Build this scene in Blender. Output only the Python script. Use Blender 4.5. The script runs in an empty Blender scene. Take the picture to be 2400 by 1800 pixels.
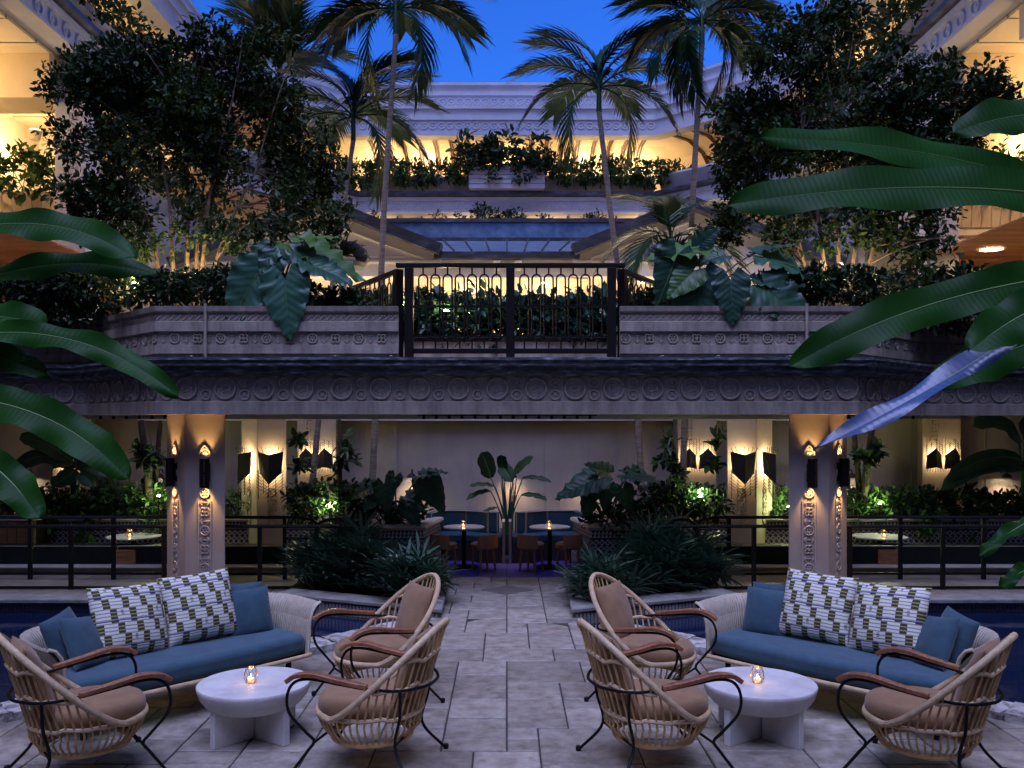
import bpy, math, random
import numpy as np
from mathutils import Vector, Matrix

R = math.radians
PI = math.pi
sc = bpy.context.scene
COL = sc.collection
rng = np.random.default_rng(7)
random.seed(7)

# ---------------------------------------------------------------- camera, sky, sun, exposure
FOC, HZ, CX, CAMH = 2060.0, 990.0, 1188.0, 2.3          # measured in a 2400 x 1800 frame
cam = bpy.data.cameras.new('camera')
cam.sensor_width = 36.0
cam.lens = 36.0 * FOC / 2400.0
cam.shift_x = (1200.0 - CX) / 2400.0
cam.shift_y = (HZ - 900.0) / 2400.0
cam.clip_start, cam.clip_end = 0.05, 2000.0
camo = bpy.data.objects.new('camera', cam)
COL.objects.link(camo)
camo.location = (0, 0, CAMH)
camo.rotation_euler = (R(90), 0, 0)
sc.camera = camo

SUN_EL, SUN_AZ = 71.0, 200.0                              # last light, behind the camera
w = bpy.data.worlds.new('World')
sc.world = w
w.use_nodes = True
nt = w.node_tree
bg = nt.nodes['Background']
sky = nt.nodes.new('ShaderNodeTexSky')
sky.sky_type = 'NISHITA'
sky.sun_disc = False
sky.sun_elevation = R(4.0)
sky.sun_rotation = R(SUN_AZ)
sky.air_density = 1.0
sky.dust_density = 0.3
sky.ozone_density = 6.0
tint = nt.nodes.new('ShaderNodeMix')
tint.data_type = 'RGBA'
tint.blend_type = 'MULTIPLY'
tint.inputs[0].default_value = 1.0
tint.inputs[7].default_value = (1.25, 0.75, 1.14, 1)
nt.links.new(sky.outputs[0], tint.inputs[6])
nt.links.new(tint.outputs[2], bg.inputs[0])
bg.inputs[1].default_value = 0.15

sun = bpy.data.lights.new('sun', 'SUN')
sun.energy = 1.5
sun.angle = R(50)
sun.color = (0.52, 0.565, 1.0)
suno = bpy.data.objects.new('sun', sun)
COL.objects.link(suno)
suno.rotation_euler = (R(90 - SUN_EL), 0, R(-10))

sc.view_settings.view_transform = 'Standard'
sc.view_settings.look = 'None'
sc.view_settings.exposure = 1.4
sc.view_settings.gamma = 1.0
sc.render.engine = 'CYCLES'
sc.cycles.use_denoising = True
sc.cycles.max_bounces = 6
sc.cycles.diffuse_bounces = 3
sc.cycles.glossy_bounces = 3
sc.cycles.transparent_max_bounces = 6
sc.cycles.sample_clamp_indirect = 4.0
sc.cycles.caustics_reflective = False
sc.cycles.caustics_refractive = False
WARM = (1.0, 0.68, 0.34)
AMBER = (1.0, 0.55, 0.2)

# ---------------------------------------------------------------- measuring helpers
def WX(px, Y): return (px - CX) * Y / FOC
def WZ(py, Y): return CAMH - (py - HZ) * Y / FOC
def WP(px, py, Y): return Vector((WX(px, Y), Y, WZ(py, Y)))

# ---------------------------------------------------------------- object helpers
def tag(o, label=None, cat=None, group=None, kind=None):
    if label: o['label'] = label
    if cat: o['category'] = cat
    if group: o['group'] = group
    if kind: o['kind'] = kind
    return o

def thing(name, label, cat, loc=(0, 0, 0), rz=0.0, group=None, kind=None):
    o = bpy.data.objects.new(name, None)
    o.empty_display_size = 0.1
    COL.objects.link(o)
    o.location = loc
    o.rotation_euler = (0, 0, rz)
    return tag(o, label, cat, group, kind)

def link(name, me, m=None, parent=None, loc=None, rot=None, scale=None, mw=None):
    o = bpy.data.objects.new(name, me)
    COL.objects.link(o)
    if m is not None and len(me.materials) == 0:
        me.materials.append(m)
    if parent is not None:
        o.parent = parent
    if mw is not None:
        o.matrix_local = mw
    else:
        if loc is not None: o.location = loc
        if rot is not None: o.rotation_euler = rot
        if scale is not None: o.scale = scale if hasattr(scale, '__len__') else (scale,) * 3
    return o

def clone_tree(o, parent=None):
    c = o.copy()
    COL.objects.link(c)
    c.parent = parent
    for ch in list(o.children):
        clone_tree(ch, c)
    return c

def lamp(name, kind, loc, energy, color=WARM, radius=0.05, rot=None, spot=None, blend=0.6, parent=None, size=None, sizey=None):
    l = bpy.data.lights.new(name, kind)
    l.energy = energy * 0.50
    l.color = color
    if kind == 'AREA':
        l.shape = 'RECTANGLE'
        l.size, l.size_y = size, sizey or size
    else:
        l.shadow_soft_size = radius
    if kind == 'SPOT':
        l.spot_size = R(spot)
        l.spot_blend = blend
    o = bpy.data.objects.new(name, l)
    COL.objects.link(o)
    if parent is not None: o.parent = parent
    o.location = loc
    if rot: o.rotation_euler = rot
    return o

class MB:
    """collects faces for one mesh"""
    def __init__(s): s.v, s.f, s.uv = [], [], None
    def add(s, vs, fs):
        b = len(s.v)
        s.v.extend([tuple(p) for p in vs])
        s.f.extend([tuple(i + b for i in f) for f in fs])
        return s
    def box(s, x0, x1, y0, y1, z0, z1, M=None):
        vs = [Vector((x, y, z)) for z in (z0, z1) for y in (y0, y1) for x in (x0, x1)]
        if M is not None: vs = [M @ p for p in vs]
        return s.add(vs, [(0, 2, 3, 1), (4, 5, 7, 6), (0, 1, 5, 4), (2, 6, 7, 3), (0, 4, 6, 2), (1, 3, 7, 5)])
    def bar(s, a, b, wd, th=None, up=(0, 0, 1)):
        a, b = Vector(a), Vector(b)
        d = (b - a).normalized()
        u = Vector(up)
        if abs(d.dot(u)) > 0.98: u = Vector((0, 1, 0))
        r = d.cross(u).normalized()
        u = r.cross(d).normalized()
        th = th or wd
        vs = []
        for p in (a, b):
            for i, j in ((-1, -1), (1, -1), (1, 1), (-1, 1)):
                vs.append(p + r * i * wd / 2 + u * j * th / 2)
        return s.add(vs, [(0, 3, 2, 1), (4, 5, 6, 7), (0, 1, 5, 4), (1, 2, 6, 5), (2, 3, 7, 6), (3, 0, 4, 7)])
    def tube(s, pts, r, seg=8, cap=True, closed=False, flat=None):
        pts = [Vector(p) for p in pts]
        n = len(pts)
        rs = r if hasattr(r, '__len__') else [r] * n
        ref = None
        rings = []
        for i, p in enumerate(pts):
            if closed: d = pts[(i + 1) % n] - pts[i - 1]
            else: d = pts[min(i + 1, n - 1)] - pts[max(i - 1, 0)]
            d.normalize()
            if ref is None:
                ref = Vector((0, 0, 1)) if abs(d.z) < 0.9 else Vector((1, 0, 0))
            u = (ref - d * ref.dot(d)).normalized()
            ref = u
            q = d.cross(u)
            fu = flat if flat else 1.0
            rings.append([p + (u * math.cos(2 * PI * k / seg) * fu + q * math.sin(2 * PI * k / seg)) * rs[i] for k in range(seg)])
        b = len(s.v)
        for rg in rings: s.v.extend([tuple(p) for p in rg])
        m = n if closed else n - 1
        for i in range(m):
            i2 = (i + 1) % n
            for k in range(seg):
                k2 = (k + 1) % seg
                s.f.append((b + i * seg + k, b + i * seg + k2, b + i2 * seg + k2, b + i2 * seg + k))
        if cap and not closed:
            s.f.append(tuple(b + k for k in reversed(range(seg))))
            s.f.append(tuple(b + (n - 1) * seg + k for k in range(seg)))
        return s
    def lathe(s, prof, seg=24, c=(0, 0, 0), close=True, sx=1.0, sy=1.0):
        b = len(s.v)
        c = Vector(c)
        for r, z in prof:
            for k in range(seg):
                a = 2 * PI * k / seg
                s.v.append((c.x + r * sx * math.cos(a), c.y + r * sy * math.sin(a), c.z + z))
        n = len(prof)
        for i in range(n - 1):
            for k in range(seg):
                k2 = (k + 1) % seg
                s.f.append((b + i * seg + k, b + i * seg + k2, b + (i + 1) * seg + k2, b + (i + 1) * seg + k))
        if close:
            s.f.append(tuple(b + k for k in reversed(range(seg))))
            s.f.append(tuple(b + (n - 1) * seg + k for k in range(seg)))
        return s
    def prism(s, poly, z0, z1):
        n = len(poly)
        b = len(s.v)
        s.v.extend([(p[0], p[1], z0) for p in poly] + [(p[0], p[1], z1) for p in poly])
        s.f.append(tuple(b + i for i in reversed(range(n))))
        s.f.append(tuple(b + n + i for i in range(n)))
        for i in range(n):
            j = (i + 1) % n
            s.f.append((b + i, b + j, b + n + j, b + n + i))
        return s
    def sweep(s, path, prof, caps=False, closed=False):
        """profile points (outward offset, z) swept along a plan path; outward is to the right of travel"""
        P = [Vector((p[0], p[1])) for p in path]
        n = len(P)
        ds = [(P[i + 1] - P[i]).normalized() for i in range(n - 1)]
        ns = []
        for i in range(n):
            d0 = ds[max(i - 1, 0)]
            d1 = ds[min(i, n - 2)]
            a, c = Vector((d0.y, -d0.x)), Vector((d1.y, -d1.x))
            m = (a + c).normalized()
            ns.append(m / max(m.dot(a), 0.3))
        b = len(s.v)
        k = len(prof)
        L = [0.0]
        for i in range(n - 1): L.append(L[-1] + (P[i + 1] - P[i]).length)
        if s.uv is None and b == 0: s.uv = []
        for i in range(n):
            for o, z in prof:
                s.v.append((P[i].x + ns[i].x * o, P[i].y + ns[i].y * o, z))
                if s.uv is not None: s.uv.append((L[i], z))
        for i in range(n - 1):
            for j in range(k - 1):
                s.f.append((b + i * k + j, b + (i + 1) * k + j, b + (i + 1) * k + j + 1, b + i * k + j + 1))
        if caps:
            s.f.append(tuple(b + j for j in range(k)))
            s.f.append(tuple(b + (n - 1) * k + j for j in reversed(range(k))))
        return s
    def annulus(s, cx, cz, ro, ri, y0, y1, seg=20, a0=0.0, a1=2 * PI):
        """flat ring in the XZ plane, raised from y0 to y1"""
        full = abs(a1 - a0) > 6.28
        n = seg if full else seg + 1
        b = len(s.v)
        for k in range(n):
            a = a0 + (a1 - a0) * k / seg
            c, q = math.cos(a), math.sin(a)
            rm = (ro + ri) / 2
            s.v.extend([(cx + ro * c, y0, cz + ro * q), (cx + (ro * .7 + rm * .3) * c, y1, cz + (ro * .7 + rm * .3) * q),
                        (cx + (ri * .7 + rm * .3) * c, y1, cz + (ri * .7 + rm * .3) * q), (cx + ri * c, y0, cz + ri * q)])
        for k in range(seg if full else seg):
            k2 = (k + 1) % n
            for j in range(3):
                s.f.append((b + k * 4 + j, b + k2 * 4 + j, b + k2 * 4 + j + 1, b + k * 4 + j + 1))
        return s
    def dome(s, cx, cz, rx, rz, y0, y1, ang=0.0, seg=10):
        """low oval boss in the XZ plane"""
        b = len(s.v)
        ca, sa = math.cos(ang), math.sin(ang)
        for t, y in ((1.0, y0), (0.75, y0 + (y1 - y0) * .7)):
            for k in range(seg):
                a = 2 * PI * k / seg
                x, z = rx * t * math.cos(a), rz * t * math.sin(a)
                s.v.append((cx + x * ca - z * sa, y, cz + x * sa + z * ca))
        s.v.append((cx, y1, cz))
        for k in range(seg):
            k2 = (k + 1) % seg
            s.f.append((b + k, b + k2, b + seg + k2, b + seg + k))
            s.f.append((b + seg + k, b + seg + k2, b + 2 * seg))
        return s
    def mesh(s, name, smooth=False):
        me = bpy.data.meshes.new(name)
        me.from_pydata(s.v, [], s.f)
        if s.uv is not None and len(s.uv) == len(s.v):
            ul = me.uv_layers.new(name='UVMap')
            idx = np.empty(len(me.loops), dtype=np.int32)
            me.loops.foreach_get('vertex_index', idx)
            ul.data.foreach_set('uv', np.array(s.uv, dtype=np.float32)[idx].ravel())
        if smooth:
            me.polygons.foreach_set('use_smooth', np.ones(len(me.polygons), dtype=bool))
        me.update()
        return me
    def build(s, name, m, parent=None, smooth=False, bevel=0.0, subsurf=0, **kw):
        o = link(name, s.mesh(name, smooth), m, parent, **kw)
        if bevel:
            b = o.modifiers.new('bevel', 'BEVEL')
            b.width = bevel
            b.segments = 2
            b.limit_method = 'ANGLE'
        if subsurf:
            b = o.modifiers.new('sub', 'SUBSURF')
            b.levels = b.render_levels = subsurf
        if smooth and not subsurf:
            try:
                o.data.set_sharp_from_angle(angle=R(45))
            except Exception:
                pass
        return o

def np_mesh(name, V, T):
    me = bpy.data.meshes.new(name)
    V = np.ascontiguousarray(V, dtype=np.float32)
    T = np.ascontiguousarray(T, dtype=np.int32)
    me.vertices.add(len(V))
    me.vertices.foreach_set('co', V.ravel())
    me.loops.add(T.size)
    me.loops.foreach_set('vertex_index', T.ravel())
    me.polygons.add(len(T))
    me.polygons.foreach_set('loop_start', np.arange(0, T.size, 3, dtype=np.int32))
    me.polygons.foreach_set('loop_total', np.full(len(T), 3, dtype=np.int32))
    me.update()
    me.validate()
    return me

def bez(p0, p1, p2, n):
    p0, p1, p2 = Vector(p0), Vector(p1), Vector(p2)
    return [p0 * (1 - t) ** 2 + p1 * 2 * t * (1 - t) + p2 * t * t for t in [i / (n - 1) for i in range(n)]]

def spline(pts, n):
    """smooth curve through points (Catmull-Rom)"""
    P = [Vector(p) for p in pts]
    P = [P[0] * 2 - P[1]] + P + [P[-1] * 2 - P[-2]]
    m = len(P) - 3
    out = []
    for k in range(n):
        u = k / (n - 1) * m
        i = min(int(u), m - 1)
        t = u - i
        a, b, c, d = P[i:i + 4]
        out.append(0.5 * ((2 * b) + (c - a) * t + (2 * a - 5 * b + 4 * c - d) * t * t + (3 * b - a - 3 * c + d) * t ** 3))
    return out

# ---------------------------------------------------------------- materials
MATS = {}
def N(nt, t, **kw):
    n = nt.nodes.new(t)
    for k, v in kw.items(): setattr(n, k, v)
    return n

def mat(name, col, rough=0.6, col2=None, scale=6.0, detail=5.0, bump=0.0, bscale=None, spec=0.5, metal=0.0, emit=None, estr=0.0,
        stretch=None, coords='Object', trans=0.0, rnd=0.0, sheen=0.0, mid=(0.35, 0.65), transm=0.0, col3=None, streak=0.0):
    m = bpy.data.materials.new(name)
    m.use_nodes = True
    nt = m.node_tree
    bs = nt.nodes['Principled BSDF']
    bs.inputs['Roughness'].default_value = rough
    bs.inputs['Specular IOR Level'].default_value = spec
    bs.inputs['Metallic'].default_value = metal
    bs.inputs['Base Color'].default_value = (*col, 1)
    if sheen: bs.inputs['Sheen Weight'].default_value = sheen
    if transm: bs.inputs['Transmission Weight'].default_value = transm
    if emit:
        bs.inputs['Emission Color'].default_value = (*emit, 1)
        bs.inputs['Emission Strength'].default_value = estr
    L = nt.links.new
    vec = None
    if col2 or bump:
        tc = N(nt, 'ShaderNodeTexCoord')
        mp = N(nt, 'ShaderNodeMapping')
        if stretch: mp.inputs['Scale'].default_value = stretch
        L(tc.outputs[coords], mp.inputs[0])
        vec = mp.outputs[0]
        # different offset per object, so copies do not repeat
        oi = N(nt, 'ShaderNodeObjectInfo')
        ad = N(nt, 'ShaderNodeVectorMath', operation='MULTIPLY_ADD')
        cb = N(nt, 'ShaderNodeCombineXYZ')
        for i in range(3): L(oi.outputs['Random'], cb.inputs[i])
        L(cb.outputs[0], ad.inputs[0])
        ad.inputs[1].default_value = (37, 53, 71)
        L(vec, ad.inputs[2])
        vec = ad.outputs[0]
    base = None
    if col2:
        nz = N(nt, 'ShaderNodeTexNoise')
        nz.inputs['Scale'].default_value = scale
        nz.inputs['Detail'].default_value = detail
        nz.inputs['Roughness'].default_value = 0.62
        L(vec, nz.inputs['Vector'])
        cr = N(nt, 'ShaderNodeValToRGB')
        cr.color_ramp.elements[0].position = mid[0]
        cr.color_ramp.elements[0].color = (*col, 1)
        cr.color_ramp.elements[1].position = mid[1]
        cr.color_ramp.elements[1].color = (*col2, 1)
        if col3:
            e = cr.color_ramp.elements.new((mid[0] + mid[1]) / 2)
            e.color = (*col3, 1)
        L(nz.outputs[0], cr.inputs[0])
        base = cr.outputs[0]
        if streak:                                     # rain streaks and grime running down the face
            mp2 = N(nt, 'ShaderNodeMapping')
            mp2.inputs['Scale'].default_value = (5.0, 5.0, 0.7)
            L(tc.outputs[coords], mp2.inputs[0])
            n2 = N(nt, 'ShaderNodeTexNoise')
            n2.inputs['Scale'].default_value = 1.6
            n2.inputs['Detail'].default_value = 8
            n2.inputs['Roughness'].default_value = 0.7
            L(mp2.outputs[0], n2.inputs['Vector'])
            r2 = N(nt, 'ShaderNodeMapRange')
            r2.inputs['From Min'].default_value = 0.36
            r2.inputs['From Max'].default_value = 0.62
            r2.inputs['To Min'].default_value = 1 - streak
            r2.inputs['To Max'].default_value = 1.0
            L(n2.outputs[0], r2.inputs[0])
            m2 = N(nt, 'ShaderNodeMix', data_type='RGBA', blend_type='MULTIPLY')
            m2.inputs[0].default_value = 1
            L(base, m2.inputs[6])
            L(r2.outputs[0], m2.inputs[7])
            base = m2.outputs[2]
        L(base, bs.inputs['Base Color'])
    if rnd:
        oi2 = N(nt, 'ShaderNodeObjectInfo')
        mr = N(nt, 'ShaderNodeMapRange')
        mr.inputs['To Min'].default_value = 1 - rnd
        mr.inputs['To Max'].default_value = 1 + rnd
        L(oi2.outputs['Random'], mr.inputs[0])
        mx = N(nt, 'ShaderNodeMix', data_type='RGBA', blend_type='MULTIPLY')
        mx.inputs[0].default_value = 1
        if base: L(base, mx.inputs[6])
        else: mx.inputs[6].default_value = (*col, 1)
        L(mr.outputs[0], mx.inputs[7])
        base = mx.outputs[2]
        L(base, bs.inputs['Base Color'])
    if bump:
        nb = N(nt, 'ShaderNodeTexNoise')
        nb.inputs['Scale'].default_value = bscale or scale * 4
        nb.inputs['Detail'].default_value = 6
        L(vec, nb.inputs['Vector'])
        bp = N(nt, 'ShaderNodeBump')
        bp.inputs['Strength'].default_value = bump
        bp.inputs['Distance'].default_value = 0.02
        L(nb.outputs[0], bp.inputs['Height'])
        L(bp.outputs[0], bs.inputs['Normal'])
    if trans:
        tr = N(nt, 'ShaderNodeBsdfTranslucent')
        mx = N(nt, 'ShaderNodeMixShader')
        mx.inputs[0].default_value = trans
        if base: L(base, tr.inputs[0])
        else: tr.inputs[0].default_value = (*col, 1)
        L(bs.outputs[0], mx.inputs[1])
        L(tr.outputs[0], mx.inputs[2])
        L(mx.outputs[0], nt.nodes['Material Output'].inputs[0])
    MATS[name] = m
    return m

def stripes(m, axis, freq, strength=0.4, dist=0.01, dark=None, uv=False, width=None):
    """adds parallel grooves (boards, weave) to a material"""
    nt = m.node_tree
    bs = nt.nodes['Principled BSDF']
    tc = N(nt, 'ShaderNodeTexCoord')
    sp = N(nt, 'ShaderNodeSeparateXYZ')
    nt.links.new(tc.outputs['UV' if uv else 'Object'], sp.inputs[0])
    mu = N(nt, 'ShaderNodeMath', operation='MULTIPLY')
    mu.inputs[1].default_value = freq
    nt.links.new(sp.outputs[axis], mu.inputs[0])
    pp = N(nt, 'ShaderNodeMath', operation='PINGPONG')
    pp.inputs[1].default_value = 0.5
    nt.links.new(mu.outputs[0], pp.inputs[0])
    ss = N(nt, 'ShaderNodeMapRange', interpolation_type='SMOOTHSTEP')
    ss.inputs['From Min'].default_value = 0.0
    ss.inputs['From Max'].default_value = width or 0.5
    nt.links.new(pp.outputs[0], ss.inputs[0])
    bp = N(nt, 'ShaderNodeBump')
    bp.inputs['Strength'].default_value = strength
    bp.inputs['Distance'].default_value = dist
    nt.links.new(ss.outputs[0], bp.inputs['Height'])
    old = bs.inputs['Normal'].links
    if old: nt.links.new(old[0].from_socket, bp.inputs['Normal'])
    nt.links.new(bp.outputs[0], bs.inputs['Normal'])
    return m

stone = mat('paving_stone', (0.18, 0.152, 0.12), 0.5, (0.41, 0.36, 0.305), 7.5, 12, 0.6, 24, rnd=0.2, spec=0.4, mid=(0.30, 0.66))
grout = mat('paving_joint', (0.03, 0.026, 0.022), 0.9, (0.07, 0.06, 0.05), 20)
coral = mat('coral_stone', (0.16, 0.145, 0.125), 0.9, (0.5, 0.47, 0.43), 9, 8, 0.9, 22, rnd=0.12, mid=(0.36, 0.56))
kerbst = mat('kerb_stone', (0.18, 0.165, 0.15), 0.85, (0.30, 0.275, 0.25), 5, 6, 0.4, 25)
walk_tile = mat('walkway_tile', (0.2, 0.165, 0.13), 0.5, (0.3, 0.25, 0.2), 4, 6, 0.15, 25, rnd=0.1)
plaster = mat('beige_plaster', (0.44, 0.39, 0.335), 0.75, (0.52, 0.47, 0.41), 2.0, 6, 0.08, 40)
plaster_col = mat('column_plaster', (0.36, 0.30, 0.245), 0.7, (0.43, 0.365, 0.30), 2.0, 6, 0.06, 40)
plaster_dirty = mat('weathered_plaster', (0.35, 0.29, 0.23), 0.85, (0.54, 0.455, 0.37), 2.4, 9, 0.25, 30, mid=(0.3, 0.7), streak=0.42)
relief = mat('carved_relief', (0.37, 0.31, 0.25), 0.8, (0.52, 0.45, 0.37), 8, 6, 0.2, 40)
relief_light = mat('carved_relief_light', (0.42, 0.36, 0.295), 0.7, (0.5, 0.44, 0.36), 8, 6, 0.1, 40)
wallboard = stripes(mat('boarded_wall', (0.27, 0.24, 0.22), 0.7, (0.33, 0.30, 0.275), 1.5, 5), 0, 1 / 0.14, 0.35, 0.01, width=0.06)
lilac = mat('painted_board', (0.42, 0.44, 0.50), 0.75, (0.50, 0.52, 0.58), 1.6, 6, 0.05, 30)
lilac_board = stripes(mat('painted_boards_vertical', (0.42, 0.43, 0.48), 0.75, (0.51, 0.52, 0.56), 1.6, 6), 0, 1 / 0.18, 0.6, 0.03, uv=True, width=0.07)
lilac_boardh = stripes(mat('painted_boards_level', (0.42, 0.43, 0.48), 0.75, (0.51, 0.52, 0.56), 1.6, 6), 1, 1 / 0.2, 0.7, 0.03, uv=True, width=0.09)
cream = mat('cream_render', (0.70, 0.63, 0.50), 0.8, (0.78, 0.71, 0.58), 1.2, 5, 0.04, 30)
cream_ceiling = mat('cream_ceiling', (0.72, 0.60, 0.42), 0.8, (0.78, 0.66, 0.47), 1.2, 5)
copper = mat('aged_copper', (0.035, 0.03, 0.034), 0.45, (0.12, 0.17, 0.22), 2.6, 9, 0.2, 30, metal=0.4, mid=(0.32, 0.72), col3=(0.065, 0.062, 0.075), stretch=(1, 1, 2.5))
copper_roof = mat('copper_roof_sheet', (0.10, 0.15, 0.22), 0.32, (0.36, 0.46, 0.56), 3.0, 9, 0.15, 20, metal=0.6, mid=(0.3, 0.7))
gutter_m = mat('weathered_gutter', (0.05, 0.05, 0.055), 0.6, (0.42, 0.50, 0.52), 3.0, 12, 0.06, 40, metal=0.1, mid=(0.40, 0.70), col3=(0.12, 0.135, 0.15), stretch=(2.2, 2.2, 9))
iron = mat('black_iron', (0.008, 0.007, 0.007), 0.5, spec=0.2)
bronze = mat('dark_bronze', (0.012, 0.009, 0.008), 0.5, spec=0.2)
brass = mat('brass', (0.55, 0.36, 0.12), 0.25, metal=1.0)
rattan = mat('rattan_cane', (0.47, 0.285, 0.115), 0.5, (0.68, 0.45, 0.21), 14, 4, 0.2, 60, rnd=0.12)
rattan_pale = mat('wrapped_rattan', (0.53, 0.37, 0.20), 0.55, (0.70, 0.52, 0.32), 18, 4, 0.2, 60)
teak = mat('oiled_teak', (0.20, 0.075, 0.035), 0.38, (0.33, 0.135, 0.065), 3, 6, 0.1, 40, stretch=(1, 14, 14))
oak = mat('stool_wood', (0.34, 0.17, 0.075), 0.5, (0.45, 0.24, 0.115), 4, 6, 0.1, 30, stretch=(8, 8, 1))
cedar = mat('cedar_plank', (0.20, 0.085, 0.03), 0.5, (0.36, 0.17, 0.065), 3, 6, 0.1, 30, stretch=(1, 8, 8), rnd=0.2)
brownfab = mat('brown_fabric', (0.245, 0.135, 0.062), 0.85, (0.315, 0.178, 0.085), 9, 8, 0.32, 11, sheen=0.2)
bluefab = mat('blue_fabric', (0.028, 0.075, 0.108), 0.85, (0.042, 0.102, 0.145), 7, 8, 0.30, 9, sheen=0.25)
bluefab_d = mat('teal_blue_fabric', (0.02, 0.058, 0.085), 0.85, (0.031, 0.082, 0.118), 8, 8, 0.40, 10, sheen=0.25)
wicker = mat('woven_wicker', (0.50, 0.42, 0.31), 0.6, (0.62, 0.54, 0.42), 20, 4)
stripes(wicker, 0, 1 / 0.026, 1.0, 0.012, uv=True)
stripes(wicker, 1, 1 / 0.012, 0.15, 0.003, uv=True)
concrete = mat('white_terrazzo', (0.50, 0.48, 0.46), 0.55, (0.70, 0.68, 0.66), 5, 12, 0.15, 40, mid=(0.25, 0.6))
marble = mat('white_marble', (0.60, 0.58, 0.57), 0.25, (0.72, 0.70, 0.69), 4, 8)
booth_blue = mat('booth_leather', (0.02, 0.06, 0.10), 0.45, (0.03, 0.08, 0.13), 6, 5, 0.1, 50)
booth_dark = mat('dark_booth_leather', (0.006, 0.008, 0.008), 0.55, (0.011, 0.014, 0.013), 6, spec=0.25)
piping = mat('beige_piping', (0.42, 0.36, 0.27), 0.6)
soil = mat('planter_soil', (0.02, 0.014, 0.009), 0.95, (0.04, 0.028, 0.018), 14, 6, 0.6, 40)
bark = mat('palm_bark', (0.12, 0.095, 0.075), 0.85, (0.27, 0.23, 0.19), 7, 7, 0.5, 30, stretch=(1, 1, 5))
bark2 = mat('tree_bark', (0.10, 0.07, 0.045), 0.8, (0.24, 0.17, 0.11), 9, 7, 0.4, 40)
bark_dark = mat('dark_trunk', (0.03, 0.024, 0.018), 0.9, (0.07, 0.055, 0.04), 9, 7, 0.5, 40)
wovenmat = mat('black_matting', (0.012, 0.011, 0.01), 0.8, (0.03, 0.026, 0.022), 30, 5, 0.6, 90)
leaf_tree = mat('tree_leaf', (0.012, 0.032, 0.008), 0.5, (0.032, 0.068, 0.016), 1.3, 3, trans=0.10, spec=0.22)
leaf_shrub = mat('shrub_leaf', (0.02, 0.05, 0.014), 0.5, (0.045, 0.10, 0.025), 2.0, 3, trans=0.12, spec=0.22)
leaf_dark = mat('dark_shrub_leaf', (0.012, 0.032, 0.012), 0.5, (0.025, 0.055, 0.018), 2.0, 3, trans=0.08, spec=0.22)
leaf_philo = mat('philodendron_leaf', (0.018, 0.062, 0.036), 0.36, (0.036, 0.10, 0.058), 3, 4, trans=0.12, rnd=0.3, spec=0.42)
leaf_philo_b = mat('young_philodendron_leaf', (0.05, 0.13, 0.02), 0.36, (0.09, 0.19, 0.035), 3, 4, trans=0.25)
leaf_palm = mat('palm_leaflet', (0.011, 0.046, 0.016), 0.4, (0.03, 0.075, 0.025), 1.5, 3, trans=0.06, rnd=0.25, spec=0.3)
leaf_spiky = mat('spiky_leaf', (0.04, 0.09, 0.055), 0.38, (0.09, 0.16, 0.10), 2, 3, trans=0.1, spec=0.5)
leaf_ban = mat('banana_leaf', (0.008, 0.048, 0.005), 0.45, (0.014, 0.075, 0.009), 2.5, 4, trans=0.2, rnd=0.2, spec=0.14)
stripes(leaf_ban, 0, 1 / 0.026, 0.14, 0.004, uv=True)
leaf_skytint = mat('sky_tinted_leaf', (0.03, 0.06, 0.15), 0.36, (0.055, 0.10, 0.24), 3, 4, trans=0.1, spec=0.8)  # blue sky reflection put into the base colour, for one banana leaf
stripes(leaf_skytint, 0, 1 / 0.03, 0.25, 0.005, uv=True)
def veined(name, c1, c2):
    m = mat(name, c1, 0.36, c2, 3, 4, trans=0.12, rnd=0.3, spec=0.42)
    nt = m.node_tree
    L = nt.links.new
    bs = nt.nodes['Principled BSDF']
    tc = N(nt, 'ShaderNodeTexCoord')
    sp = N(nt, 'ShaderNodeSeparateXYZ')
    L(tc.outputs['Object'], sp.inputs[0])
    ab = N(nt, 'ShaderNodeMath', operation='ABSOLUTE')
    L(sp.outputs[1], ab.inputs[0])
    ml = N(nt, 'ShaderNodeMath', operation='MULTIPLY_ADD')
    L(ab.outputs[0], ml.inputs[0])
    ml.inputs[1].default_value = -0.75
    L(sp.outputs[0], ml.inputs[2])
    fr = N(nt, 'ShaderNodeMath', operation='MULTIPLY')
    L(ml.outputs[0], fr.inputs[0])
    fr.inputs[1].default_value = 8.0
    pp = N(nt, 'ShaderNodeMath', operation='PINGPONG')
    pp.inputs[1].default_value = 0.5
    L(fr.outputs[0], pp.inputs[0])
    mr = N(nt, 'ShaderNodeMapRange', interpolation_type='SMOOTHSTEP')
    mr.inputs['From Max'].default_value = 0.09
    mr.inputs['To Min'].default_value = 0.32
    mr.inputs['To Max'].default_value = 0.0
    L(pp.outputs[0], mr.inputs[0])
    src = bs.inputs['Base Color'].links[0].from_socket
    mx = N(nt, 'ShaderNodeMix', data_type='RGBA')
    L(mr.outputs[0], mx.inputs[0])
    L(src, mx.inputs[6])
    mx.inputs[7].default_value = (c2[0] * 2.2, c2[1] * 1.7, c2[2] * 1.6, 1)
    L(mx.outputs[2], bs.inputs['Base Color'])
    bp = N(nt, 'ShaderNodeBump')
    bp.inputs['Strength'].default_value = 0.22
    bp.inputs['Distance'].default_value = 0.012
    bp.invert = True
    sm = N(nt, 'ShaderNodeMapRange', interpolation_type='SMOOTHSTEP')
    sm.inputs['From Max'].default_value = 0.5
    sm.inputs['To Min'].default_value = 1.0
    sm.inputs['To Max'].default_value = 0.0
    L(pp.outputs[0], sm.inputs[0])
    L(sm.outputs[0], bp.inputs['Height'])
    L(bp.outputs[0], bs.inputs['Normal'])
    return m
leaf_vein = veined('veined_philodendron_leaf', (0.02, 0.07, 0.042), (0.04, 0.11, 0.065))
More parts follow.
